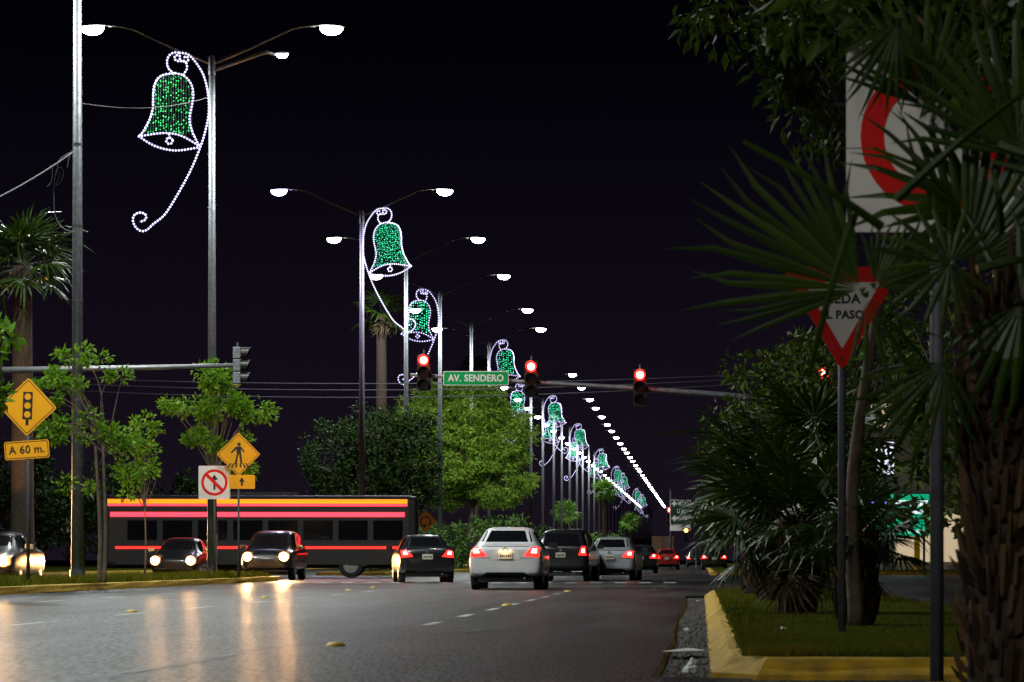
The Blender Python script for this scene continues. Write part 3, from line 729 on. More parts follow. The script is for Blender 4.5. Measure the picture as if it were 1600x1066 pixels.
# ================================================================== UTILITY POLE AND CABLES
Y = 80.0; ux = LAMPX
t = lamp_post(Y, 0, 0, 'thick pale steel lamp pole at the left with metal bands and hanging cable loops')
for py in (235, 362, 480, 635, 700):
    zz = wz(py, Y); m = MB(); m.tube([(0, 0, zz - .02), (0, 0, zz + .03)], .168 - .0039 * zz, 14); m.build('band', STEELD, t)
def lp(pts): return smooth_path([(P(a, b, Y - .15).x - ux, -.15, P(a, b, Y).z - .16) for a, b in pts], 6)
m = MB(); m.tube(lp([(112, 238), (95, 248), (90, 262), (93, 275), (87, 290), (96, 282), (99, 268), (91, 262), (85, 285), (84, 312), (87, 340), (100, 358), (117, 363)]), .012, 5); m.build('hanging_cable', CABLE, t)
m = MB(); m.tube(lp([(112, 236), (107, 250), (105, 262)]), .016, 5); m.tube(lp([(78, 258), (82, 268), (80, 285), (74, 292)]), .010, 5); m.build('cable_tail', CABLE, t)
for o in (HEAD_ME, LENS_ME, LENSV_ME): bpy.data.objects.remove(o)
def cable(a, b, sag, label, r_=.02):
    a, b = Vector(a), Vector(b); pts = []
    for k in range(25):
        u = k / 24; q = a.lerp(b, u); q.z -= sag * 4 * u * (1 - u); pts.append(q)
    m = MB(); m.tube(pts, r_, 5); return tag(m.build('overhead_cable', CABLE), label, 'cable', 'overhead cables')
cable(P(114, 238, 79.8), P(-300, 390, 70), .5, 'slack cable running down left from the utility pole', .018)
cable(P(119, 160, 79.9), P(332, 150, 101.8), .25, 'thin dark cable crossing in front of the nearest bell', .012)
for k, (l_, r_) in enumerate(((590, 585), (597, 590), (606, 596))):
    cable(P(-60, l_ - 6, 152), P(1290, r_ - 6, 152), .55 + .12 * k, ('uppermost', 'middle', 'lowest')[k] + ' of three pale cables crossing behind the red signals', .022)
for px_, lb in ((-60, 'utility pole left of the picture that holds the three far cables'), (1290, 'dark utility pole behind the right trees that holds the three far cables')):
    t = empty('utility_pole', (wx(px_, 152), 152, 0), 0, lb, 'utility pole'); m = MB(); m.tube([(0, 0, 0), (0, 0, 9.8)], [.16, .11], 10); m.build('shaft', STEELD, t)
    m = MB(); m.box((0, 0, 9.4), (.1, 1.4, .1)); m.build('crossarm', BARK, t)

# ================================================================== VEHICLES
SEDAN = [(.03, .36, .84, .96, .76, .78, .68), (.12, .30, .90, 1.03, .84, .85, .72), (.45, .27, .93, 1.06, .86, .87, .72), (.62, .27, .94, 1.09, .86, .87, .69),
         (1.30, .27, .95, 1.43, .86, .87, .56), (1.75, .27, .95, 1.49, .86, .87, .575), (2.35, .27, .95, 1.485, .86, .87, .58), (2.75, .27, .94, 1.40, .86, .87, .57),
         (3.45, .27, .92, 1.03, .86, .87, .70), (4.05, .28, .84, .92, .85, .85, .70), (4.36, .30, .72, .80, .80, .80, .66), (4.45, .34, .62, .70, .68, .68, .56)]
SUV = [(.03, .42, .98, 1.15, .80, .82, .74), (.12, .36, 1.02, 1.26, .88, .90, .76), (.35, .34, 1.04, 1.58, .89, .91, .66), (.7, .34, 1.05, 1.68, .90, .91, .66),
       (1.6, .34, 1.05, 1.72, .90, .91, .67), (2.4, .34, 1.05, 1.70, .90, .91, .67), (2.85, .34, 1.04, 1.60, .90, .91, .66), (3.45, .34, 1.02, 1.16, .90, .91, .74),
       (4.1, .36, .95, 1.06, .88, .88, .74), (4.42, .38, .82, .92, .82, .82, .68), (4.5, .42, .70, .80, .70, .70, .6)]
def car_body(st, lv):
    v = []; f = []
    def ring(s_, k=None):
        y, zb, be, top, ws, wb, wt = s_
        L = lambda a, b, t_: a + (b - a) * t_
        hp = [(0, zb), (ws * .6, zb), (ws - .05, zb + .01), (ws, zb + .10), ((ws + wb) / 2 + .012, (zb + be) / 2), (wb, be - .07), (wb - .03, be + .01),
              (L(wb - .03, wt, .5), L(be, top - .06, .5)), (wt + .01, top - .07), (wt - .09, top - .012), (wt * .5, top + .006), (0, top + .012)]
        return [(x, y, z) for x, z in hp] + [(-x, y, z) for x, z in hp[-2:0:-1]]
    rings = [ring(s_) for s_ in st]; n = len(rings[0])
    def inset(rg, k, dy):
        cz = sum(p[2] for p in rg) / n; return [(p[0] * k, p[1] + dy, cz + (p[2] - cz) * k) for p in rg]
    rings = [inset(rings[0], .55, -.028), inset(rings[0], .86, -.022)] + rings + [inset(rings[-1], .86, .03), inset(rings[-1], .5, .045)]
    for r_ in rings: v += r_
    for i in range(len(rings) - 1):
        for k in range(n): f.append((i * n + k, i * n + (k + 1) % n, (i + 1) * n + (k + 1) % n, (i + 1) * n + k))
    v += [(0, rings[0][0][1] - .004, sum(p[2] for p in rings[0]) / n), (0, rings[-1][0][1] + .004, sum(p[2] for p in rings[-1]) / n)]
    c0, c1 = len(v) - 2, len(v) - 1; b = (len(rings) - 1) * n
    for k in range(n): f.append((c0, (k + 1) % n, k)); f.append((c1, b + k, b + (k + 1) % n))
    me = bpy.data.meshes.new('body'); me.from_pydata(v, [], f)
    o = bpy.data.objects.new('body', me); COL.objects.link(o)
    md = o.modifiers.new('s', 'SUBSURF'); md.levels = lv; md.render_levels = lv
    dg = bpy.context.evaluated_depsgraph_get(); me2 = bpy.data.meshes.new_from_object(o.evaluated_get(dg))
    bpy.data.objects.remove(o); bpy.data.meshes.remove(me)
    me2.polygons.foreach_set('use_smooth', [True] * len(me2.polygons)); me2.name = 'body'
    return me2
def sub_poly(poly, n=6):
    """corner quad in (u,v) -> (n+1)^2 grid"""
    a, b, c, d = [Vector(p) for p in poly]
    return [[a.lerp(b, i / n).lerp(d.lerp(c, i / n), j / n) for i in range(n + 1)] for j in range(n + 1)]
def patch(bvh, quad, axis, off, name, material, parent, n=6, sgn=1):
    """project a quad onto the body along an axis: 'rear' (+y), 'front' (-y), 'side' (-x * sgn)"""
    g_ = sub_poly(quad, n); v = []; ok = True
    for row in g_:
        for p in row:
            if axis == 'rear': o_, d = Vector((p.x, -3, p.y)), Vector((0, 1, 0))
            elif axis == 'front': o_, d = Vector((p.x, 8, p.y)), Vector((0, -1, 0))
            else: o_, d = Vector((3 * sgn, p.x, p.y)), Vector((-sgn, 0, 0))
            h = bvh.ray_cast(o_, d)
            if h[0] is None:
                if axis == 'rear': h = (Vector((p.x, .6, p.y)), Vector((0, -1, 0)))
                elif axis == 'front': h = (Vector((p.x, 4.0, p.y)), Vector((0, 1, 0)))
                else: h = (Vector((sgn * .7, p.x, p.y)), Vector((sgn, 0, 0)))
            nn = h[1] if h[1].dot(d) < 0 else -h[1]
            v.append(h[0] - d * off * .6 + nn * off * .6)
    f = [(j * (n + 1) + i, j * (n + 1) + i + 1, (j + 1) * (n + 1) + i + 1, (j + 1) * (n + 1) + i) for j in range(n) for i in range(n)]
    m = MB(); m.add(v, f); return m.build(name, material, parent, True)
WHEEL = {}
def wheel(parent, x, y, r_, wd):
    key = (round(r_, 3), x > 0)
    s_ = 1 if x > 0 else -1
    if key not in WHEEL:
        m = MB(); n = 20
        prof = [(-wd / 2, r_ * .62), (-wd / 2, r_ * .93), (-wd * .35, r_), (wd * .35, r_), (wd / 2, r_ * .93), (wd / 2, r_ * .62)]
        v = [(a, b * math.cos(2 * math.pi * k / n), b * math.sin(2 * math.pi * k / n)) for a, b in prof for k in range(n)]
        f = [(i * n + k, i * n + (k + 1) % n, (i + 1) * n + (k + 1) % n, (i + 1) * n + k) for i in range(len(prof) - 1) for k in range(n)] + [tuple(range(n)), tuple((len(prof) - 1) * n + k for k in range(n))]
        m.add(v, f); t_ = m.build('wheel', RUBBER)
        m = MB(); m.tube([(s_ * (wd / 2 - .03), 0, 0), (s_ * (wd / 2 + .012), 0, 0)], [r_ * .64, r_ * .6], 18)
        for k in range(5): a = 2 * math.pi * k / 5; m.box((s_ * (wd / 2 + .015), r_ * .32 * math.cos(a), r_ * .32 * math.sin(a)), (.02, .07, .07))
        rm = m.build('rim', RIM); WHEEL[key] = (t_.data, rm.data); bpy.data.objects.remove(t_); bpy.data.objects.remove(rm)
    t_ = bpy.data.objects.new('wheel', WHEEL[key][0]); COL.objects.link(t_); t_.parent = parent; t_.location = (x, y, r_)
    r2 = bpy.data.objects.new('rim', WHEEL[key][1]); COL.objects.link(r2); r2.parent = t_
    return t_
BODY = {}
def car(x, y, rz, paint, label, kind='sedan', lights='tail', front=None, group=None, detail=2, tail_w=1.0, bar=False, plate_lit=False, hpow=0, name=None):
    st = SEDAN if kind == 'sedan' else SUV
    t = empty(name or ('sedan_car' if kind == 'sedan' else 'suv_car'), (x, y, 0), rz, label, 'car', group)
    key = (kind, detail)
    if key not in BODY:
        me = car_body(st, detail); bm = bmesh.new(); bm.from_mesh(me); BODY[key] = (me, BVHTree.FromBMesh(bm)); bm.free()
    me, bvh = BODY[key]; me = me.copy(); me.materials.clear(); me.materials.append(paint)
    b = bpy.data.objects.new('body', me); COL.objects.link(b); b.parent = t
    if kind == 'sedan':
        rg = [(-.60, 1.125), (.60, 1.125), (.50, 1.395), (-.50, 1.395)]; fg = [(-.60, 1.08), (.60, 1.08), (.50, 1.37), (-.50, 1.37)]
        sides = [[(1.12, 1.0), (2.15, 1.0), (2.15, 1.39), (1.45, 1.36)], [(2.20, 1.0), (3.20, 1.0), (2.78, 1.34), (2.20, 1.39)]]
        tl = [[(.44, .80), (.80, .77), (.79, .985), (.62, 1.0)]]; hot = [(.60, .86), (.735, .85), (.735, .955), (.635, .96)]
        hl = [(.42, .60), (.74, .62), (.74, .76), (.46, .72)]; pz = .80; r_ = .31; wy = (.80, 3.42); rec = [(-.36, .70), (.36, .70), (.31, .93), (-.31, .93)]
        diff = [(-.60, .29), (.60, .29), (.44, .41), (-.44, .41)]; lid = 1.02; bump = .745
    else:
        rg = [(-.62, 1.16), (.62, 1.16), (.52, 1.56), (-.52, 1.56)]; fg = [(-.62, 1.20), (.62, 1.20), (.52, 1.55), (-.52, 1.55)]
        sides = [[(.55, 1.12), (1.45, 1.12), (1.45, 1.58), (.75, 1.55)], [(1.5, 1.12), (2.3, 1.12), (2.3, 1.58), (1.5, 1.58)], [(2.35, 1.12), (3.2, 1.12), (2.85, 1.50), (2.35, 1.58)]]
        tl = [[(.58, .86), (.83, .84), (.80, 1.14), (.68, 1.14)]]; hot = [(.68, .93), (.78, .93), (.77, 1.06), (.69, 1.06)]
        hl = [(.46, .72), (.76, .74), (.76, .90), (.50, .86)]; pz = .86; r_ = .36; wy = (.85, 3.5); rec = [(-.36, .76), (.36, .76), (.31, .99), (-.31, .99)]
        diff = [(-.62, .36), (.62, .36), (.48, .48), (-.48, .48)]; lid = 1.1; bump = .76
    n = 7 if detail > 1 else 3
    patch(bvh, rg, 'rear', .006, 'rear_window', GLASS, t, n); patch(bvh, fg, 'front', .006, 'windscreen', GLASS, t, n)
    for s_ in (-1, 1):
        for q in sides: patch(bvh, q, 'side', .006, 'side_window', GLASS, t, n, s_)
        for q in tl:
            lmp = patch(bvh, [(a * s_, c_) for a, c_ in q], 'rear', .014, 'tail_lamp', TAIL if lights else DARKLENS, t, n)
            if lights == 'tail': patch(bvh, [(a * s_, c_) for a, c_ in hot], 'rear', .024, 'brake_lamp', TAILHOT, lmp, n)
        hm = front if front else DARKLENS
        patch(bvh, [(a * s_, c_) for a, c_ in hl], 'front', .012, 'headlight', hm if not hpow else RIM, t, n)
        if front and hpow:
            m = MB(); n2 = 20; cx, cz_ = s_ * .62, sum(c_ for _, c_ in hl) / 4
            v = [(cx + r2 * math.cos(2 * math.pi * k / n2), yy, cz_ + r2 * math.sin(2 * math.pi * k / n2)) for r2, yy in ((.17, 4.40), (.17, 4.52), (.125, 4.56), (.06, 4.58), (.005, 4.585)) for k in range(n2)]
            m.add(v, [(i * n2 + k, i * n2 + (k + 1) % n2, (i + 1) * n2 + (k + 1) % n2, (i + 1) * n2 + k) for i in range(4) for k in range(n2)]); m.mi = [1] * (2 * n2) + [0] * (2 * n2); m.build('headlight_bulb', [front, HEADGLARE if front is HEADL else RIM], t, True)  # outer bands of warm lamps glow orange to imitate glare
        m = MB(); m.prism(rrect(.22, .14, .04), 0, .10); mr = m.build('mirror', paint if kind == 'sedan' and detail > 1 and False else TRIM, t); mr.location = (s_ * .99, 2.95, lid + .04)
        for yy in wy: wheel(t, s_ * (.74 if kind == 'sedan' else .77), yy, r_, .21)
    if bar: patch(bvh, [(-.74, .905), (.74, .905), (.74, .965), (-.74, .965)], 'rear', .03, 'red_trail_strip', REDTRAIL, t, 12)
    rc = patch(bvh, rec, 'rear', .006, 'plate_recess', paint, t, n)
    m = MB(); m.prism(rrect(.32, .16, .015), 0, .01); pl = m.build('number_plate', PLATE, t); pl.location = (0, -.045, pz)
    if detail > 1:
        m = MB()
        for k in range(6): m.prism(rrect(.028, .06, .005), -.003, -.001, M=Matrix.Translation((-.105 + k * .042 + (.012 if k > 2 else 0), 0, -.005)))
        m.build('plate_character', mat('plate_print', (.05, .03, .02), .6), pl)
    patch(bvh, diff, 'rear', .012, 'diffuser', TRIM, t, n)
    m = MB(); m.box((0, 1.0, .24), (1.30, 1.6, .12)); m.box((0, 3.2, .24), (1.3, 1.4, .12)); m.build('underbody', TRIM, t)
    m = MB(); m.tube([(.45, -.02, .27), (.45, .2, .27)], .03, 8); m.build('exhaust', STEELD, t)
    patch(bvh, [(-.80, bump - .006), (.80, bump - .006), (.80, bump + .006), (-.80, bump + .006)], 'rear', .004, 'bumper_seam', TRIM, t, 14)
    if detail > 1 and lights == 'tail':
        patch(bvh, [(-.52, lid - .012), (.52, lid - .012), (.52, lid), (-.52, lid)], 'rear', .004, 'lid_seam', TRIM, t, 12)
        m = MB(); m.prism(circle(0, 0, .045, 16), -.01, 0); bd = m.build('badge', RIM, t); bd.location = (0, -.03, pz + .155)
    if plate_lit:
        for s_ in (-1, 1):
            m = MB(); m.box((s_ * .11, -.06, pz + .115), (.06, .05, .012)); m.build('plate_lamp', WARM, t)
        l = bpy.data.lights.new('plate_light', 'POINT'); l.energy = 1.5; l.color = (1, .6, .25); l.shadow_soft_size = .04
        o = bpy.data.objects.new('plate_light', l); COL.objects.link(o); o.parent = t; o.location = (0, -.13, pz + .10)
    if hpow:
        l = bpy.data.lights.new('headlight_beam', 'SPOT'); l.energy = hpow; l.color = (1, .62, .30); l.spot_size = R(70); l.spot_blend = .7; l.shadow_soft_size = .08
        for s_ in (-1, 1):
            o = bpy.data.objects.new('headlight_beam', l); COL.objects.link(o); o.parent = t; o.location = (s_ * .62, 4.66, .68); o.rotation_euler = (R(86), 0, R(0))
    return t
WHITE = carpaint('white', (.72, .73, .74)); GREYD = carpaint('charcoal', (.035, .034, .036)); BLACKC = carpaint('black', (.012, .012, .014)); SILV = carpaint('silver', (.35, .36, .38)); REDC = carpaint('red', (.32, .012, .010)); BLUEC = carpaint('navy', (.02, .03, .07)); BEIGE = carpaint('beige', (.30, .25, .18))
car(-4.6, 75, 0, WHITE, 'white sedan with red tail lamps waiting on the avenue, seen from behind', detail=3, plate_lit=True)
car(wx(668, 98), 98, R(9), BLACKC, 'dark sedan turning left just ahead of the white car', detail=2)
car(wx(876, 104), 104, R(-4), BLACKC, 'dark SUV immediately right of the white car', 'suv', detail=2)
car(wx(952, 108), 108, R(-3), SILV, 'silver sedan second to the right of the white car', detail=2)
car(wx(1042, 222), 222, 0, REDC, 'red sedan in the distance below the direction board', detail=2)
car(wx(1001, 165), 165, 0, BLACKC, 'dark far sedan left of the distant red sedan', detail=2)
car(wx(1116, 215), 215, 0, BLACKC, 'dark far car partly behind the island palms', detail=1)
car(wx(1087, 300), 300, 0, GREYD, 'tiny far car with red lamps right of the distant red sedan', detail=1)
car(wx(905, 150), 150, R(-2), BLUEC, 'navy sedan seen between the dark SUV and the silver sedan', detail=1)
# oncoming
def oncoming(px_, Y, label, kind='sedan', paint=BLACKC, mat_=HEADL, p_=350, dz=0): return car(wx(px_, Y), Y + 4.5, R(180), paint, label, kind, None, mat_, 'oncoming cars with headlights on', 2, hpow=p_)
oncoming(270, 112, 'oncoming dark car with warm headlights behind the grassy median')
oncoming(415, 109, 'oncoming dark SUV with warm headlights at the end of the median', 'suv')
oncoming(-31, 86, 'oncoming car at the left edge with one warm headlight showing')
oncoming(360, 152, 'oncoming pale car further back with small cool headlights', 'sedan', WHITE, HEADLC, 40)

# box truck standing left of the dark sedan
def box_truck(x, y, rz, s_, label, paint, strips=True):
    t = empty('box_truck', (x, y, 0), rz, label, 'truck'); t.scale = (s_,) * 3
    m = MB(); m.prism(rrect(2.36, 2.25, .05), 0.06, 5.2, M=Matrix.Translation((0, 0, 2.10))); m.build('cargo_box', paint, t)
    for k in (-1, 1):
        m = MB(); m.prism(rrect(1.08, 2.05, .03), 0.02, .06, M=Matrix.Translation((k * .56, 0, 2.10))); d = m.build('rear_door', paint, t)
        m = MB(); m.tube([(k * .14, -.0, 1.15), (k * .14, -.0, 3.05)], .018, 6); m.build('lock_rod', STEELD, d)
        for zz in (1.35, 2.1, 2.85): m = MB(); m.box((k * 1.06, .0, zz), (.10, .03, .12)); m.build('hinge', STEELD, d)
    m = MB(); m.prism([(-1.05, 0.55), (1.05, .55), (1.1, 1.1), (1.12, 2.0), (1.0, 2.55), (-1.0, 2.55), (-1.12, 2.0), (-1.1, 1.1)], 5.35, 7.0); m.build('cab', paint, t)
    m = MB(); m.box((0, 3.2, .80), (.9, 6.4, .22)); m.build('chassis', TRIM, t)
    m = MB(); m.prism(rrect(2.2, .20, .03), -.02, .10, M=Matrix.Translation((0, 0, .68))); bp_ = m.build('rear_bumper', STEELD, t)
    for k in (-1, 1):
        m = MB(); m.prism(rrect(.34, .13, .03), -.05, -.021, M=Matrix.Translation((k * .88, 0, .70))); m.build('tail_lamp', TAILHOT if strips else TAIL, t)
        m = MB(); m.prism(rrect(.16, .12, .03), -.05, -.021, M=Matrix.Translation((k * .60, 0, .70))); m.build('indicator_lamp', AMBERHOT, t)
        for yy in (1.1, 5.9): w_ = wheel(t, k * .88, yy, .43, .26)
    if strips:
        m = MB(); m.prism(rrect(2.2, .085, .04), -.035, -.005, M=Matrix.Translation((0, 0, 2.02))); m.build('amber_trail_and_lamp', AMBERHOT, t)
        m = MB(); m.prism(rrect(2.2, .05, .02), -.035, -.005, M=Matrix.Translation((0, 0, 1.92))); m.build('red_marker_strip', REDTRAIL, t)
        for k in range(5): m = MB(); m.prism(circle(-.9 + .45 * k, 3.12, .045, 12), -.03, .06); m.build('clearance_lamp', TAIL, t)
    m = MB(); m.prism(rrect(.32, .16, .01), -.04, -.02, M=Matrix.Translation((.2, 0, .70))); m.build('number_plate', PLATE, t)
    return t
TRUCKP = mat('dull_brown_bus_panel', (.020, .016, .014), .5, 0, .3, 3, col2=(.012, .010, .010))
def bus(x, y, rz, label):
    t = empty('city_bus', (x, y, 0), rz, label, 'bus'); Lb = 12.4
    m = MB(); n_ = 14; v = []; f = []
    secs = [(0.0, .90), (.10, .97), (.35, 1.0), (Lb - .5, 1.0), (Lb - .12, .97), (Lb, .88)]
    pr = rrect(2.5, 2.85, .28, 5); k_ = len(pr)
    for yy, q in secs: v += [(a * q, yy, 1.80 + b * (q if b > 0 else 1)) for a, b in pr]
    for i in range(len(secs) - 1):
        for k in range(k_): f.append((i * k_ + k, i * k_ + (k + 1) % k_, (i + 1) * k_ + (k + 1) % k_, (i + 1) * k_ + k))
    f += [tuple(range(k_)), tuple((len(secs) - 1) * k_ + k for k in range(k_))]
    m.add(v, f); m.build('body', TRUCKP, t)
    for s_ in (-1, 1):
        for k in range(8):
            m = MB(); m.box((s_ * 1.252, 1.15 + k * 1.36, 1.86), (.02, 1.24, .86)); w_ = m.build('window', TRIM, t)
            m = MB(); m.box((s_ * 1.266, 1.15 + k * 1.36, 1.86), (.012, 1.14, .76)); m.build('pane', GLASS, w_)
        for yy in (2.6, 9.4):
            wheel(t, s_ * 1.10, yy, .48, .28)
            m = MB(); m.prism(circle(yy, .52, .60, 14, 0, math.pi) + [(yy - .60, .45)], s_ * 1.245, s_ * 1.257, M=Matrix(((0, 1, 0, 0), (1, 0, 0, 0), (0, 0, 1, 0), (0, 0, 0, 1)))); m.build('wheel_arch', TRIM, t)
        m = MB(); m.box((s_ * 1.262, 6.2, 2.98), (.03, 11.6, .17)); m.build('amber_roof_trail', AMBERHOT, t)  # these amber and red strips are added, imitating light trails along the bus
        m = MB(); m.box((s_ * 1.262, 6.2, 2.84), (.03, 11.6, .08)); m.build('red_roof_trail', REDTRAIL, t)
        m = MB(); m.box((s_ * 1.262, 6.2, 2.47), (.03, 11.4, .18)); m.build('red_upper_trail', REDTRAIL, t)
        m = MB(); m.box((s_ * 1.262, 6.2, 1.18), (.03, 11.0, .09)); m.build('red_waist_trail', TAIL, t)
        m = MB(); m.box((s_ * 1.262, 6.2, .62), (.025, 11.0, .20)); m.build('skirt_panel', TRUCKP, t)
        m = MB(); m.prism(rrect(.2, .42, .04), -.03, .02, M=Matrix.Translation((s_ * .98, 0, 1.0))); m.build('tail_lamp', TAILHOT, t)
        m = MB(); m.prism(rrect(.34, .2, .04), Lb - .02, Lb + .03, M=Matrix.Translation((s_ * .85, 0, .8))); m.build('headlight', RIM, t)
        for k in range(7): m = MB(); m.box((s_ * 1.256, 1.83 + k * 1.36, 1.0), (.006, .02, 1.0)); m.build('panel_seam', TRIM, t)
    for yy in (5.9, 11.2):
        m = MB(); m.box((1.268, yy, 1.42), (.02, 1.0, 2.0)); d_ = m.build('door', STEELD, t)
        for q in (-1, 1): m = MB(); m.box((1.282, yy + q * .24, 1.5), (.012, .40, 1.6)); m.build('pane', GLASS, d_)
    m = MB(); m.box((0, Lb + .01, 2.0), (2.05, .03, 1.2)); m.build('windscreen', GLASS, t)
    m = MB(); m.box((0, -.01, 2.2), (1.8, .03, .7)); m.build('rear_window', GLASS, t)
    m = MB(); m.box((0, Lb / 2, 3.28), (1.6, 3.0, .16)); m.build('roof_unit', TRUCKP, t)
    return t
bus(wx(655, 127), 126.5, R(94), 'long dark bus crossing the avenue with glowing side strips added in place of amber and red light trails')
box_truck(wx(1036, 320), 320, 0, .95, 'far brown box truck behind the distant red sedan', mat('far_truck_panel', (.12, .06, .03), .5), False)

# ================================================================== TREES
def np_leaves(name, C, D, size, aspect, material, parent, seed, fold=.25):
    """C centres (n,3), D outward directions (n,3): one pointed folded leaf each"""
    r = np.random.default_rng(seed); n = len(C)
    D = D / (np.linalg.norm(D, axis=1, keepdims=True) + 1e-9)
    rv = r.normal(size=(n, 3)); S = np.cross(D, rv); S /= (np.linalg.norm(S, axis=1, keepdims=True) + 1e-9); N = np.cross(S, D)
    L = size * r.uniform(.7, 1.3, (n, 1)); Wd = L * aspect
    V = np.stack([C, C + D * L * .45 + S * Wd * .5 + N * Wd * fold, C + D * L - N * L * .12, C + D * L * .45 - S * Wd * .5 + N * Wd * fold], 1).reshape(-1, 3)
    b = np.arange(n)[:, None] * 4
    F = np.concatenate([b + np.array([[0, 1, 2]]), b + np.array([[0, 2, 3]])], 1).reshape(-1, 3)
    me = bpy.data.meshes.new(name); me.vertices.add(len(V)); me.vertices.foreach_set('co', V.ravel())
    me.loops.add(len(F) * 3); me.loops.foreach_set('vertex_index', F.ravel().astype(np.int32))
    me.polygons.add(len(F)); me.polygons.foreach_set('loop_start', np.arange(0, len(F) * 3, 3, dtype=np.int32)); me.polygons.foreach_set('loop_total', np.full(len(F), 3, dtype=np.int32))
    me.materials.append(material); me.update(); me.validate()
    o = bpy.data.objects.new(name, me); COL.objects.link(o); o.parent = parent
    return o
def tree(x, y, z0, fork, blobs, nclump, per, clump_r, leaf, aspect, material, label, seed, name='tree', cat='tree', trunk_r=.14, droop=.2, group=None, flatten=1.0, lean=(0, 0), bark=None, core=.55, stems=1):
    """blobs: ellipsoids (dx, dy, z, rx, ry, rz) relative to the base"""
    t = empty(name, (x, y, z0), 0, label, cat, group); r = np.random.default_rng(seed); rr = random.Random(seed)
    vol = np.array([b[3] * b[4] * b[5] for b in blobs]) ** .67; pick = r.choice(len(blobs), nclump, p=vol / vol.sum())
    cc = []; dirs = []
    for k in pick:
        b = blobs[k]; d = r.normal(size=3); d /= np.linalg.norm(d); q = d * (core + (1 - core) * r.random()) ** .8
        cc.append([b[0] + q[0] * b[3], b[1] + q[1] * b[4], b[2] + q[2] * b[5]]); dirs.append(d)
    cc = np.array(cc)
    top = Vector((lean[0], lean[1], fork)); tr = MB()
    for s_ in range(stems):
        o_ = Vector((rr.uniform(-.25, .25), rr.uniform(-.25, .25), 0)) if stems > 1 else Vector((0, 0, 0))
        pth = smooth_path([o_, o_ + Vector((rr.uniform(-.06, .06) * fork * .3, 0, fork * .4)), top + o_ * 1.6], 5); nn = len(pth)
        tr.tube(pth, [trunk_r * (1.25 - .65 * i / nn) for i in range(nn)], 9)
    tr.build('trunk', bark or BARK, t, True)
    br = MB(); sel = r.permutation(nclump)[:min(nclump, 26)]
    for k in sel:
        e_ = Vector(cc[k]); mid = top.lerp(e_, .5) + Vector((rr.uniform(-.2, .2), rr.uniform(-.2, .2), .12 * (e_ - top).length))
        pth = smooth_path([top - Vector((0, 0, .2)), mid, e_], 4); nn = len(pth)
        br.tube(pth, [trunk_r * (.45 - .37 * i / nn) for i in range(nn)], 5)
    br.build('limb', bark or BARK, t, True)
    Cn = []; Dn = []
    for c_ in cc:
        d = r.normal(size=(per, 3)); d /= np.linalg.norm(d, axis=1, keepdims=True); d[:, 2] *= flatten
        rad = clump_r * r.uniform(.6, 1.35); Cn.append(c_ + d * rad * r.random((per, 1)) ** .5)
        dd = d + r.normal(size=(per, 3)) * .5; dd[:, 2] -= droop; Dn.append(dd)
    o = np_leaves('crown', np.concatenate(Cn), np.concatenate(Dn), leaf, aspect, material, t, seed + 5); o['kind'] = 'stuff'
    return t
# young broad-leaved trees on the near median
Y = 75.0
tree(wx(165, Y), Y, .17, 3.2, [(-1.1, 0, 4.55, .75, .7, .42), (-.35, .1, 5.2, .35, .4, .3), (.15, -.1, 5.05, .45, .4, .25), (-.75, 0, 3.6, .9, .7, .35), (.35, 0, 3.4, .35, .35, .3), (.55, .1, 2.7, .35, .3, .3), (-.4, .0, 2.4, .6, .5, .35), (.8, 0, 3.2, .25, .25, .18), (-.9, 0, 5.4, .2, .2, .2)], 46, 52, .20, .13, .48, LEAF_LIT, 'thin young tree with fresh green leaf tufts in front of the banded lamp pole', 21, trunk_r=.045, stems=2)
Y = 98.0
tree(wx(335, Y), Y, .17, 3.3, [(0, 0, 6.2, .75, .6, .35), (-1.15, 0, 5.35, .95, .6, .22), (.25, 0, 5.2, .9, .7, .35), (1.25, 0, 5.05, .75, .5, .2), (-.4, 0, 4.3, .55, .5, .28), (.55, 0, 4.1, .75, .5, .25), (1.0, 0, 3.3, .5, .4, .2), (.1, 0, 5.9, .5, .4, .4)], 58, 66, .25, .165, .40, LEAF_LIT, 'young tree with tiered fresh green branches around the nearest bell lamp pole', 22, trunk_r=.05)
Y = 92.0
tree(wx(226, Y), Y, .17, 2.2, [(0, 0, 4.35, .42, .4, .30), (.1, 0, 3.7, .38, .35, .22), (-.1, 0, 3.0, .5, .4, .35), (-.3, 0, 2.3, .5, .4, .3)], 18, 50, .20, .15, .5, LEAF_LIT, 'slender sapling with drooping leaf tufts between the two left young trees', 23, name='sapling', trunk_r=.028)
Y = 58.0
tree(wx(-22, Y), Y, .17, 3.0, [(.28, 0, 4.8, .36, .4, .40), (-.2, 0, 4.3, .6, .5, .4), (.3, 0, 3.55, .35, .4, .2)], 18, 26, .20, .23, .5, LEAF_LIT, 'leafy branch tips reaching in at the left edge above the yellow signs', 24, trunk_r=.05)
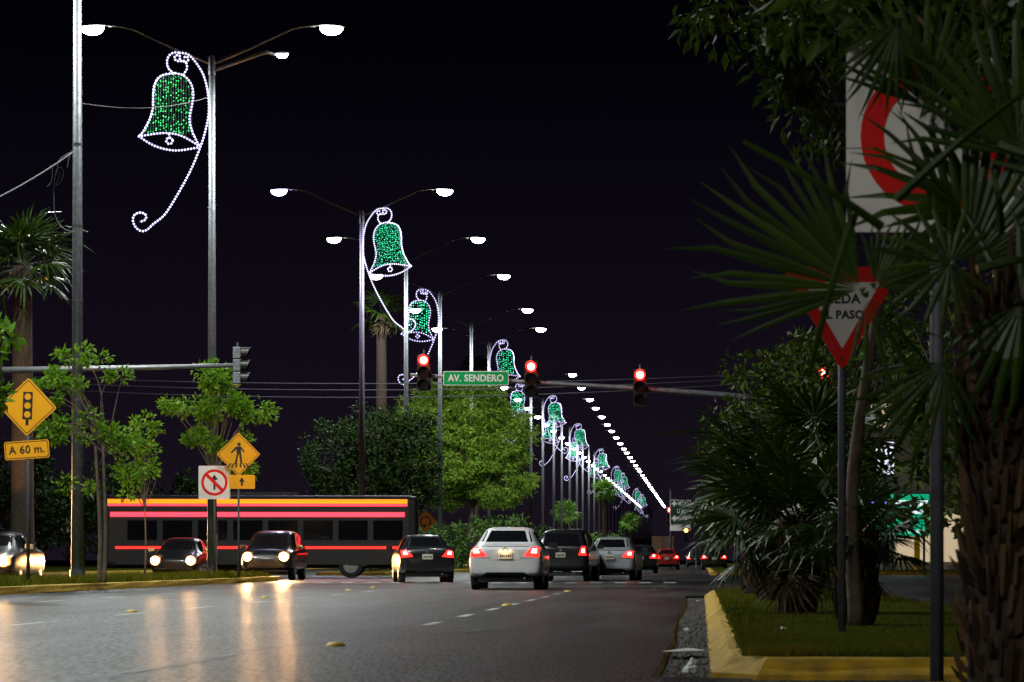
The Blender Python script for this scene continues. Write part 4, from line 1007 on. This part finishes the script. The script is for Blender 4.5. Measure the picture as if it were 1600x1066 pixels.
# the two big crowns beyond the crossing
Y = 158.0
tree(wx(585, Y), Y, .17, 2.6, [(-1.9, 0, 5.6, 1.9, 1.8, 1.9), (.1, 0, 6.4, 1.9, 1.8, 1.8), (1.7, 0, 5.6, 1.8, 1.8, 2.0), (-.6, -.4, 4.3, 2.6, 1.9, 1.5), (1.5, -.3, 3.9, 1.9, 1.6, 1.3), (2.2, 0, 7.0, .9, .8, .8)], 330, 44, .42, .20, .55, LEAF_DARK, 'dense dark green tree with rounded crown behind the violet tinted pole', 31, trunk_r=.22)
Y = 205.0
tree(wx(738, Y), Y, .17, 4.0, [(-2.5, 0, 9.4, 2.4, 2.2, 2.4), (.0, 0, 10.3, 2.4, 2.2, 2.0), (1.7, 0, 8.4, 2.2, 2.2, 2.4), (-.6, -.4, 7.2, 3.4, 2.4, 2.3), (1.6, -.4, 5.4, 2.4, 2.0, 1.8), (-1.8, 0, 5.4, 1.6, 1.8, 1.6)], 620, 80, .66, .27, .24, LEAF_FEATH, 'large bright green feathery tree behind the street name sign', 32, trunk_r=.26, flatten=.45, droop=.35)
# shrubs and small trees along the far median
spots = [(690, 190, 1.7, 'low leafy shrub under the dark and feathery trees'), (842, 280, 3.6, 'bright median shrub right of the feathery tree'), (872, 330, 3.0, 'round median shrub left of the far fan palm'), (905, 385, 3.6, 'pale green shrub in front of the far fan palms'),
         (945, 430, 4.6, 'broad pale green shrub below the distant bells'), (975, 520, 4.4, 'dim shrub at the far end of the median'), (1005, 640, 5.5, 'hazy small tree at the vanishing end of the median'), (930, 350, 2.4, 'small dark shrub above the distant cars'),
         (722, 194, 3.3, 'leafy shrub at the foot of the feathery tree, left side'), (790, 199, 3.6, 'leafy shrub at the foot of the feathery tree, right side'), (640, 166, 2.6, 'low shrub in front of the dark round tree')]
for k, (px_, Y, hh, lb) in enumerate(spots):
    s_ = hh / 3.2
    tree(wx(px_, Y), Y, .17, .6 * s_, [(-.7 * s_, 0, 1.6 * s_, 1.3 * s_, 1.2 * s_, 1.1 * s_), (.8 * s_, 0, 1.9 * s_, 1.3 * s_, 1.2 * s_, 1.2 * s_), (0, -.2, 1.0 * s_, 1.9 * s_, 1.2 * s_, .8 * s_)], 60, 34, .38 * s_, .26 * s_, .45, LEAF_MID, lb, 40 + k, name='shrub', cat='shrub', trunk_r=.06 * s_, group='shrubs along the far median')
# dark trees beyond the oncoming lanes
for k, (px_, Y, hh) in enumerate(((-30, 150, 6.5), (120, 175, 6.0), (285, 215, 6.2), (430, 245, 5.2), (520, 300, 6.5))):
    s_ = hh / 5.0
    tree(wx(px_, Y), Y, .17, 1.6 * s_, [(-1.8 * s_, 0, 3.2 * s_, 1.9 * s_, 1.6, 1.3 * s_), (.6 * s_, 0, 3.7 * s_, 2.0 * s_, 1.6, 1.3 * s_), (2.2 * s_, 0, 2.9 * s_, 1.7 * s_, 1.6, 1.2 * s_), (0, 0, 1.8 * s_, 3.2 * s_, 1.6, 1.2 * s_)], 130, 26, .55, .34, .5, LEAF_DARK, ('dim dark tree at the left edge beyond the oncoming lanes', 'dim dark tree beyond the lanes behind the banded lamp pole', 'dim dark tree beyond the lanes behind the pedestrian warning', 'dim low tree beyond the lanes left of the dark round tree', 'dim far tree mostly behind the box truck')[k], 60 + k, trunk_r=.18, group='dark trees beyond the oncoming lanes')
# right-hand trees
Y = 26.5
tree(wx(1338, Y), Y, .15, 3.3, [(.1, 0, 4.55, .9, .8, .8), (-.75, -.2, 5.0, .75, .6, .55), (1.2, 0, 4.4, 1.0, .8, .8), (-.35, .1, 4.0, .45, .5, .35), (.7, -.2, 5.3, 1.2, .8, .5)], 110, 30, .22, .14, .42, LEAF_SHADE, 'curved slim tree on the island whose leaves overhang the upper right corner', 71, trunk_r=.055, lean=(.30, 0), droop=.9)
Y = 17.0
tree(wx(1630, Y), Y, .10, 2.6, [(-.95, 0, 3.55, .50, .4, .20), (-.4, 0, 3.6, .6, .4, .22), (.0, 0, 3.3, .6, .4, .4)], 44, 24, .15, .15, .38, LEAF_SHADE, 'drooping leafy branches hanging in from the top right', 72, trunk_r=.06, droop=1.1)
for k, (px_, Y, hh, lb) in enumerate(((1215, 66, 5.4, 'dark slender tree behind the give way sign'), (1330, 72, 6.5, 'dark tree behind the near grey post'), (1150, 150, 7.0, 'dark tree right of the far direction board'), (1210, 155, 9.5, 'tall dark tree beyond the crossing on the right'), (1520, 60, 7.0, 'dark tree at the right edge behind the near palm'), (1120, 330, 9.0, 'distant dark tree behind the green street boards'))):
    s_ = hh / 6.0
    tree(wx(px_, Y), Y, .1, 2.0 * s_, [(-.6 * s_, 0, 4.2 * s_, 1.1 * s_, 1.0, 1.2 * s_), (.7 * s_, 0, 4.6 * s_, 1.2 * s_, 1.0, 1.2 * s_), (.1, 0, 3.1 * s_, 1.4 * s_, 1.0, 1.0 * s_), (0, 0, 1.7 * s_, 1.3 * s_, .9, .9 * s_)], 95, 26, .34 * s_, .20 * s_, .45, LEAF_SHADE, lb, 80 + k, trunk_r=.07 * s_, stems=2 if k == 0 else 1, group='dark trees on the right side')

# ================================================================== PALMS
def frond_mesh(name, material, petiole, radius, nb=24, spread=150, join=.42, droop=.35, seed=0, w0=1.0):
    r = random.Random(seed); m = MB()
    pts = [Vector((0, petiole * k / 5, -.10 * petiole * (k / 5) ** 2)) for k in range(6)]; hub = pts[-1]
    m.tube(pts, [.020, .016, .013, .011, .010, .008], 5)
    da = math.radians(2 * spread / (nb - 1))
    for k in range(nb):
        a = math.radians(-spread) + da * k + r.uniform(-.03, .03); L = radius * (1 - .30 * (abs(a) / math.radians(spread)) ** 2) * r.uniform(.88, 1.06)
        d = Vector((math.sin(a), math.cos(a), 0)); s_ = Vector((math.cos(a), -math.sin(a), 0)); up = Vector((0, 0, 1))
        dr = droop * r.uniform(.4, 1.5) * (2.6 if r.random() < .15 else 1); ww = L * join * math.tan(da / 2) * w0
        q0 = hub + d * L * .02; c1 = hub + d * L * join - up * dr * L * .10; c2 = hub + d * L * .75 - up * dr * L * .38; c3 = hub + d * L - up * dr * L * .85 + s_ * L * r.uniform(-.09, .09)
        e_ = up * ww * .55
        v = [q0, c1 - s_ * ww, c1 + e_, c1 + s_ * ww, c2 - s_ * ww * .62, c2 + e_ * .5, c2 + s_ * ww * .62, c3]
        m.add(v, [(0, 1, 2), (0, 2, 3), (1, 4, 5, 2), (2, 5, 6, 3), (4, 7, 5), (5, 7, 6)])
    o = m.build(name, material); me = o.data; bpy.data.objects.remove(o); return me
FM = {}
def frond(parent, org, axis, normal, key, scale=1.0, material=None, **kw):
    if key not in FM: FM[key] = frond_mesh('frond', material or FROND, seed=len(FM), **kw)
    a = Vector(axis).normalized(); n = Vector(normal); n = (n - a * n.dot(a)).normalized(); s_ = a.cross(n)
    M = Matrix((s_, a, n)).transposed().to_4x4()
    o = bpy.data.objects.new('frond', FM[key]); COL.objects.link(o); o.parent = parent
    o.matrix_local = Matrix.Translation(org) @ M @ Matrix.Scale(scale, 4)
    return o
def palm(x, y, z0, th, tr, label, seed, n=18, L=1.0, pet=.6, skirt=0, lean=(0, 0), boots=True, group=None, bright=False, elev=(-20, 75), name='fan_palm', nb=22, trunk_mat=None):
    t = empty(name, (x, y, z0), 0, label, 'palm', group); r = random.Random(seed)
    top = Vector((lean[0], lean[1], th)); pth = smooth_path([(0, 0, -.02), (lean[0] * .3, lean[1] * .3, th * .5), top], 6); nn = len(pth)
    m = MB(); m.tube(pth, [tr * (1.15 - .25 * i / nn) * (1 + r.uniform(-.05, .05)) for i in range(nn)], 12); m.build('trunk', trunk_mat or BARKD, t, True)
    if boots:
        m = MB(); N = int(85 * th / .5) if th < 4 else 260
        for k in range(N):
            u = (k + r.random()) / N; a = k * 2.39996; c_ = Vector((lean[0] * u, lean[1] * u, th * u)); d = Vector((math.cos(a), math.sin(a), 0)); s_ = Vector((-math.sin(a), math.cos(a), 0))
            w_, hh, o_ = tr * r.uniform(.08, .22), r.uniform(.08, .26) * (1 if th < 4 else 1.6), r.uniform(.02, .09)
            b = c_ + d * tr * .92
            m.add([b - s_ * w_, b + s_ * w_, b + s_ * w_ * .5 + d * (o_ + .02) + Vector((0, 0, hh)), b - s_ * w_ * .5 + d * (o_ + .02) + Vector((0, 0, hh)), b + d * (o_ * .5 + .03) + Vector((0, 0, .03))], [(0, 1, 4), (1, 2, 4), (2, 3, 4), (3, 0, 4)])
        o = m.build('leaf_bases', BOOT, t); o['kind'] = 'stuff'
    for k in range(n):
        a = k * 2.39996 + r.uniform(-.3, .3); el = math.radians(elev[0] + (elev[1] - elev[0]) * (k + .5) / n + r.uniform(-8, 8))
        ax = Vector((math.cos(a) * math.cos(el), math.sin(a) * math.cos(el), math.sin(el))); up = Vector((-math.cos(a) * math.sin(el), -math.sin(a) * math.sin(el), math.cos(el)))
        up = up + Vector((r.uniform(-.4, .4), r.uniform(-.4, .4), 0))
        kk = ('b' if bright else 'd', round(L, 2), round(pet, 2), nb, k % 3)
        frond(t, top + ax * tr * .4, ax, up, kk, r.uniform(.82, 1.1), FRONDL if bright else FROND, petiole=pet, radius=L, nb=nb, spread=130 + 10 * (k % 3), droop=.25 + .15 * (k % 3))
    for k in range(skirt):
        a = k * 2.39996 + .7; el = math.radians(r.uniform(-80, -55)); ax = Vector((math.cos(a) * math.cos(el), math.sin(a) * math.cos(el), math.sin(el)))
        frond(t, top + ax * tr * .4 - Vector((0, 0, .1)), ax, Vector((math.cos(a), math.sin(a), .3)), ('dry', round(L, 2), nb), r.uniform(.7, .95), DRYFROND, petiole=pet * .6, radius=L, nb=nb, spread=110, droop=.3)
    return t
GP = 'fan palms planted along the traffic island'
palm(wx(1247, 32.5), 32.5, .15, .85, .15, 'squat fan palm in the middle of the island with a brown shaggy trunk', 101, n=20, L=.62, pet=.55, group=GP, elev=(-25, 70), skirt=5)
palm(wx(1338, 27.0), 27.0, .15, .72, .13, 'fan palm right behind the give way post', 102, n=11, L=.42, pet=.34, group=GP, elev=(-20, 65))
palm(wx(1205, 43), 43, .15, 1.15, .16, 'fan palm second from the far end of the island', 103, n=18, L=.68, pet=.6, group=GP, elev=(-20, 75))
palm(wx(1180, 52), 52, .15, 1.7, .17, 'fan palm at the far end of the island', 104, n=20, L=.85, pet=.75, group=GP, elev=(-25, 75))
palm(wx(1262, 48), 48, .15, 2.1, .17, 'taller fan palm behind the squat island palm', 105, n=18, L=.85, pet=.7, group=GP, elev=(-25, 70), skirt=5)
# near palm at the right edge, big dark fans before the signs
Y = 13.4
npalm = palm(wx(1566, Y), Y, .11, 1.72, .13, 'near shaggy palm at the right edge with large dark fans over the signs', 110, n=2, L=.70, pet=.4, elev=(60, 75), group=None)
npx = npalm.location
def fan_to(px_, py_, dY, ang, spread, rad, nb=22, droop=.12, tilt=(0, 0), w0=1.0):
    """ang: direction of the fan's middle blade in the picture plane, degrees from +X"""
    top = Vector((0, 0, 1.72)); hub = P(px_, py_, Y + dY) - npx
    ax = Vector((math.cos(R(ang)), tilt[0], math.sin(R(ang)))).normalized(); nv = Vector((tilt[1], -1, .15))
    me = frond_mesh('frond', FROND, .02, rad, nb, spread, .42, droop, int(px_ + py_), w0)
    nn = (nv - ax * nv.dot(ax)).normalized(); s_ = ax.cross(nn)
    o = bpy.data.objects.new('frond', me); COL.objects.link(o); o.parent = npalm
    o.matrix_local = Matrix.Translation(hub) @ Matrix((s_, ax, nn)).transposed().to_4x4()
    m = MB(); pth = smooth_path([Vector((0, 0, 0)), (top - hub) * .5 + Vector((0, 0, .10)), top - hub], 5); m.tube(pth, [.009 + .001 * i for i in range(len(pth))], 5); m.build('petiole', FROND, o).matrix_parent_inverse = Matrix.Identity(4)
    c = o.children[0]; c.matrix_local = o.matrix_local.inverted() @ Matrix.Translation(hub)
fan_to(1350, 455, -.15, 150, 52, .84, 18, .06, (.1, -.2), 1.15)
fan_to(1352, 458, -.20, 292, 36, .55, 6, .12, (-.1, 0), .5)
fan_to(1492, 412, -.55, 175, 150, .36, 20, .15, (0, 0), .8)
fan_to(1505, 425, .15, 56, 60, .95, 20, .10, (.0, .1), 1.1)
fan_to(1450, 175, .25, 95, 62, .62, 18, .15, (.1, -.1), 1.1)
fan_to(1590, 250, .05, 70, 100, .75, 24, .2)
fan_to(1405, 30, .15, 258, 58, .42, 16, .25, (-.1, 0), 1.2)
fan_to(1480, 560, -.25, 240, 60, .52, 13, .4, (-.1, 0), .8)
fan_to(1362, 448, -.18, 40, 62, .36, 16, .15, (.0, .1), 1.2)
fan_to(1590, 470, -.40, 330, 120, .6, 22, .3)
# palm on the left verge, far median palms
palm(wx(35, 92), 92, .15, 9.0, .30, 'tall blurred palm at the left edge', 120, n=20, L=1.0, pet=.9, bright=False, boots=False, elev=(-30, 80), name='tall_palm')
for k, (px_, Y, h_, lb) in enumerate(((596, 175, 14.0, 'tall palm trunk standing behind the dark round tree'), (742, 245, 14.6, 'palm whose crown shows just above the street name sign'), (884, 372, 6.0, 'short fan palm among the far lamp poles'), (945, 400, 9.2, 'fan palm with pale crown among the distant bells'), (985, 470, 6.0, 'small far palm under the distant bells'))):
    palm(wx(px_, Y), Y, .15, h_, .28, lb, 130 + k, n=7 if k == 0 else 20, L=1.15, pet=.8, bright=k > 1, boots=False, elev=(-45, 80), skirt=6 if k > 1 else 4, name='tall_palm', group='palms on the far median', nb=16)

# ================================================================== BUILDING ON THE RIGHT
BY = 165.0; b0 = wx(1335, BY)
WALLB = mat('beige_render', (.48, .36, .25), .85, 0, .2, 1.2, .1); SHOPW = mat('pale_shop_wall', (.42, .40, .36), .8, 0, .2, 2)
t = empty('shop_building', (b0, BY, 0.15), 0, 'beige three storey building with a lit green shop sign at the right', 'building')
m = MB(); m.box((6.5, 4, 6.8), (13, 8, 5.6)); m.build('upper_wall', WALLB, t)
m = MB(); m.box((6.5, 4.6, 2.0), (12.6, 6.8, 4.0)); m.build('ground_floor_wall', SHOPW, t)
m = MB(); m.box((6.5, 3.9, 9.72), (13.3, 8.4, .24)); m.build('roof', SHOPW, t)
m = MB(); m.box((6.5, .4, 3.98), (13.2, 2.2, .10)); m.build('canopy', STEELD, t)
GLAZ = mat('dark_window_glass', (.02, .022, .03), .1); LITG = emis('lit_window', (1.0, .78, .5), .55)
for i in range(5):
    for j in range(2):
        xx, zz = 1.3 + i * 2.5, 5.5 + j * 2.5
        m = MB(); m.box((xx, -.02, zz), (1.3, .08, 1.4)); wdw = m.build('window', SIGNBK, t)
        for q in (-1, 1): m = MB(); m.box((xx + q * .31, -.07, zz), (.56, .03, 1.26)); m.build('pane', LITG if (i * 2 + j) % 5 == 1 else GLAZ, wdw)
        m = MB(); m.box((xx, -.10, zz - .76), (1.5, .2, .08)); m.build('sill', SHOPW, wdw)
for i in range(6):
    m = MB(); m.box((.9 + i * 2.25, 1.1, 1.75), (1.9, .1, 2.6)); sw = m.build('shop_window', LITG if i in (1, 2) else GLAZ, t)
    m = MB(); m.box((.9 + i * 2.25, 1.04, 3.05), (2.0, .06, .1)); m.build('frame', SIGNBK, sw)
for i, cm in ((0, SIGNR), (2, SIGNY), (4, SIGNR)):
    m = MB(); m.box((.2 + i * 1.5, -.4, 1.95), (.28, .28, 3.9)); m.build('column', cm, t)
m = MB(); m.tube([(.2, -.62, 3.5), (2.0, -.62, 3.5)], .035, 6); m.build('blue_neon_tube', emis('blue_neon', (.10, .14, 1.0), 6), t)
gsx0, gsx1 = wx(1386, 160), wx(1452, 160)
s2 = empty('shop_sign', ((gsx0 + gsx1) / 2, 160.0, 0), 0, 'glowing green shop sign with white lettering seen past the palm fans', 'sign')
m = MB(); m.box((0, .1, (wz(838, 160) + wz(772, 160)) / 2), (gsx1 - gsx0, .18, 2.1)); m.build('light_box', emis('green_sign_face', (.005, .62, .30), .62), s2)
for q in (-1, 1): m = MB(); m.tube([(q * .8, .1, 0.0), (q * .8, .1, wz(838, 160) + .02)], .06, 8); m.build('post', STEELD, s2)
LITT = emis('lit_lettering', (.9, .95, 1.0), 1.1)
zc_ = wz(800, 160); m = MB()
for w0, w1, z_, h_ in ((-.62, .95, .42, .34), (-.35, .80, .02, .26)):
    xx = w0; rr = random.Random(5)
    while xx < w1: ww = rr.uniform(.08, .17); m.box((xx + ww / 2, -.01, zc_ + z_), (ww, .03, h_ * rr.uniform(.8, 1))); xx += ww + .035
m.build('blurred_lettering', LITT, s2)
text('L15 000', .26, (.35, -.02, zc_ - .98), LITT, s2, off=.006)
s3 = empty('shop_sign', (wx(1381, 158), 158, 0), 0, 'small white lit panel with dark strokes above the palm fans', 'sign')
m = MB(); m.box((0, .1, wz(716, 158)), (1.0, .16, 1.6)); m.build('light_box', emis('white_sign_face', (.85, .85, 1.0), 1.3), s3)
m = MB()
for k in range(3): m.box((-.25 + k * .24, .0, wz(706, 158)), (.12, .03, .55))
m.build('dark_stroke', SIGNK, s3)
m = MB(); m.tube([(0, .12, 0), (0, .12, wz(716, 158) - .7)], .07, 8); m.build('post', STEELD, s3)

# ================================================================== SMALL THINGS ON THE ROAD
STUDY = mat('yellow_stud_paint', (.62, .42, .03), .5, 0, .3, 20)
for k, (px_, py_, lb) in enumerate(((206, 957, 'yellow road stud on the left lane line'), (413, 935, 'yellow road stud far out in the left lanes'), (545, 923, 'small yellow road stud ahead of the left lanes'), (524, 1010, 'nearest yellow road stud low in the picture'), (792, 947, 'yellow road stud behind the white car'), (583, 919, 'tiny yellow road stud near the median end'), (887, 925, 'tiny yellow road stud right of the white car'))):
    Yd = H * FPX / (py_ - VY) ; m = MB(); n = 10; v = []
    for rr_, zz in ((.085, .002), (.075, .02), (.045, .034), (.004, .038)): v += [(rr_ * math.cos(2 * math.pi * q / n), rr_ * math.sin(2 * math.pi * q / n), zz) for q in range(n)]
    m.add(v, [(i * n + q, i * n + (q + 1) % n, (i + 1) * n + (q + 1) % n, (i + 1) * n + q) for i in range(3) for q in range(n)])
    tag(m.build('road_stud', STUDY, None, True, loc=(wx(px_, Yd), Yd, 0.0)), lb, 'road stud', 'yellow road studs')
PAPER = mat('white_paper', (.62, .64, .62), .8, 0, .1, 8)
Yp = 24.5; m = MB(); m.add([(-.16, -.5, .012), (.0, -.62, .02), (.19, .1, .006), (.04, .55, .012), (-.02, -.2, .022)], [(0, 1, 4), (1, 2, 4), (2, 3, 4), (3, 0, 4)])
tag(m.build('paper_sheet', PAPER, loc=(wx(1066, Yp), Yp, 0)), 'torn white paper sheet lying at the broken asphalt edge by the kerb', 'litter')
rr = random.Random(9)
lit = [(1073, 985, 'pale pebble in the gutter above the paper sheet'), (1083, 1038, 'crumpled white litter scrap in the gutter near the kerb corner'), (1078, 1050, 'pale litter scrap at the bottom of the gutter'), (1090, 940, 'crushed white wrapper at the far end of the gutter'), (1224, 987, 'white scrap on the island lawn')]
for k, (px_, py_, lb) in enumerate(lit):
    zb = .125 if px_ > 1110 else -.04; Yd = (H - zb) * FPX / (py_ - VY); m = MB(); v = []; n = 7; s_ = .03 + .015 * (k % 3)
    for rr_, zz in ((1, 0), (.9, .5), (.4, .9)): v += [(s_ * rr_ * rr.uniform(.6, 1.3) * math.cos(2 * math.pi * q / n), 2 * s_ * rr_ * rr.uniform(.6, 1.3) * math.sin(2 * math.pi * q / n), s_ * zz * rr.uniform(.6, 1.2)) for q in range(n)]
    m.add(v, [(i * n + q, i * n + (q + 1) % n, (i + 1) * n + (q + 1) % n, (i + 1) * n + q) for i in range(2) for q in range(n)] + [tuple(2 * n + q for q in range(n))])
    tag(m.build('litter_scrap', PAPER, loc=(wx(px_, Yd), Yd, zb)), lb, 'litter', 'litter by the kerb')
m = MB(); r_ = np.random.default_rng(4)
for k in range(700):
    y = 19.2 + 40 * r_.random() ** 1.5; x = r_.uniform(jag(y) + .03, .05); s_ = r_.uniform(.004, .014); m.bead((x, y, -.04 + s_ * .3), s_)
tag(m.build('gutter_gravel', mat('gravel_stone', (.16, .14, .12), .9, col2=(.06, .05, .045), island=True)), 'loose gravel and dirt in the gutter along the island kerb', 'gravel', kind='stuff')
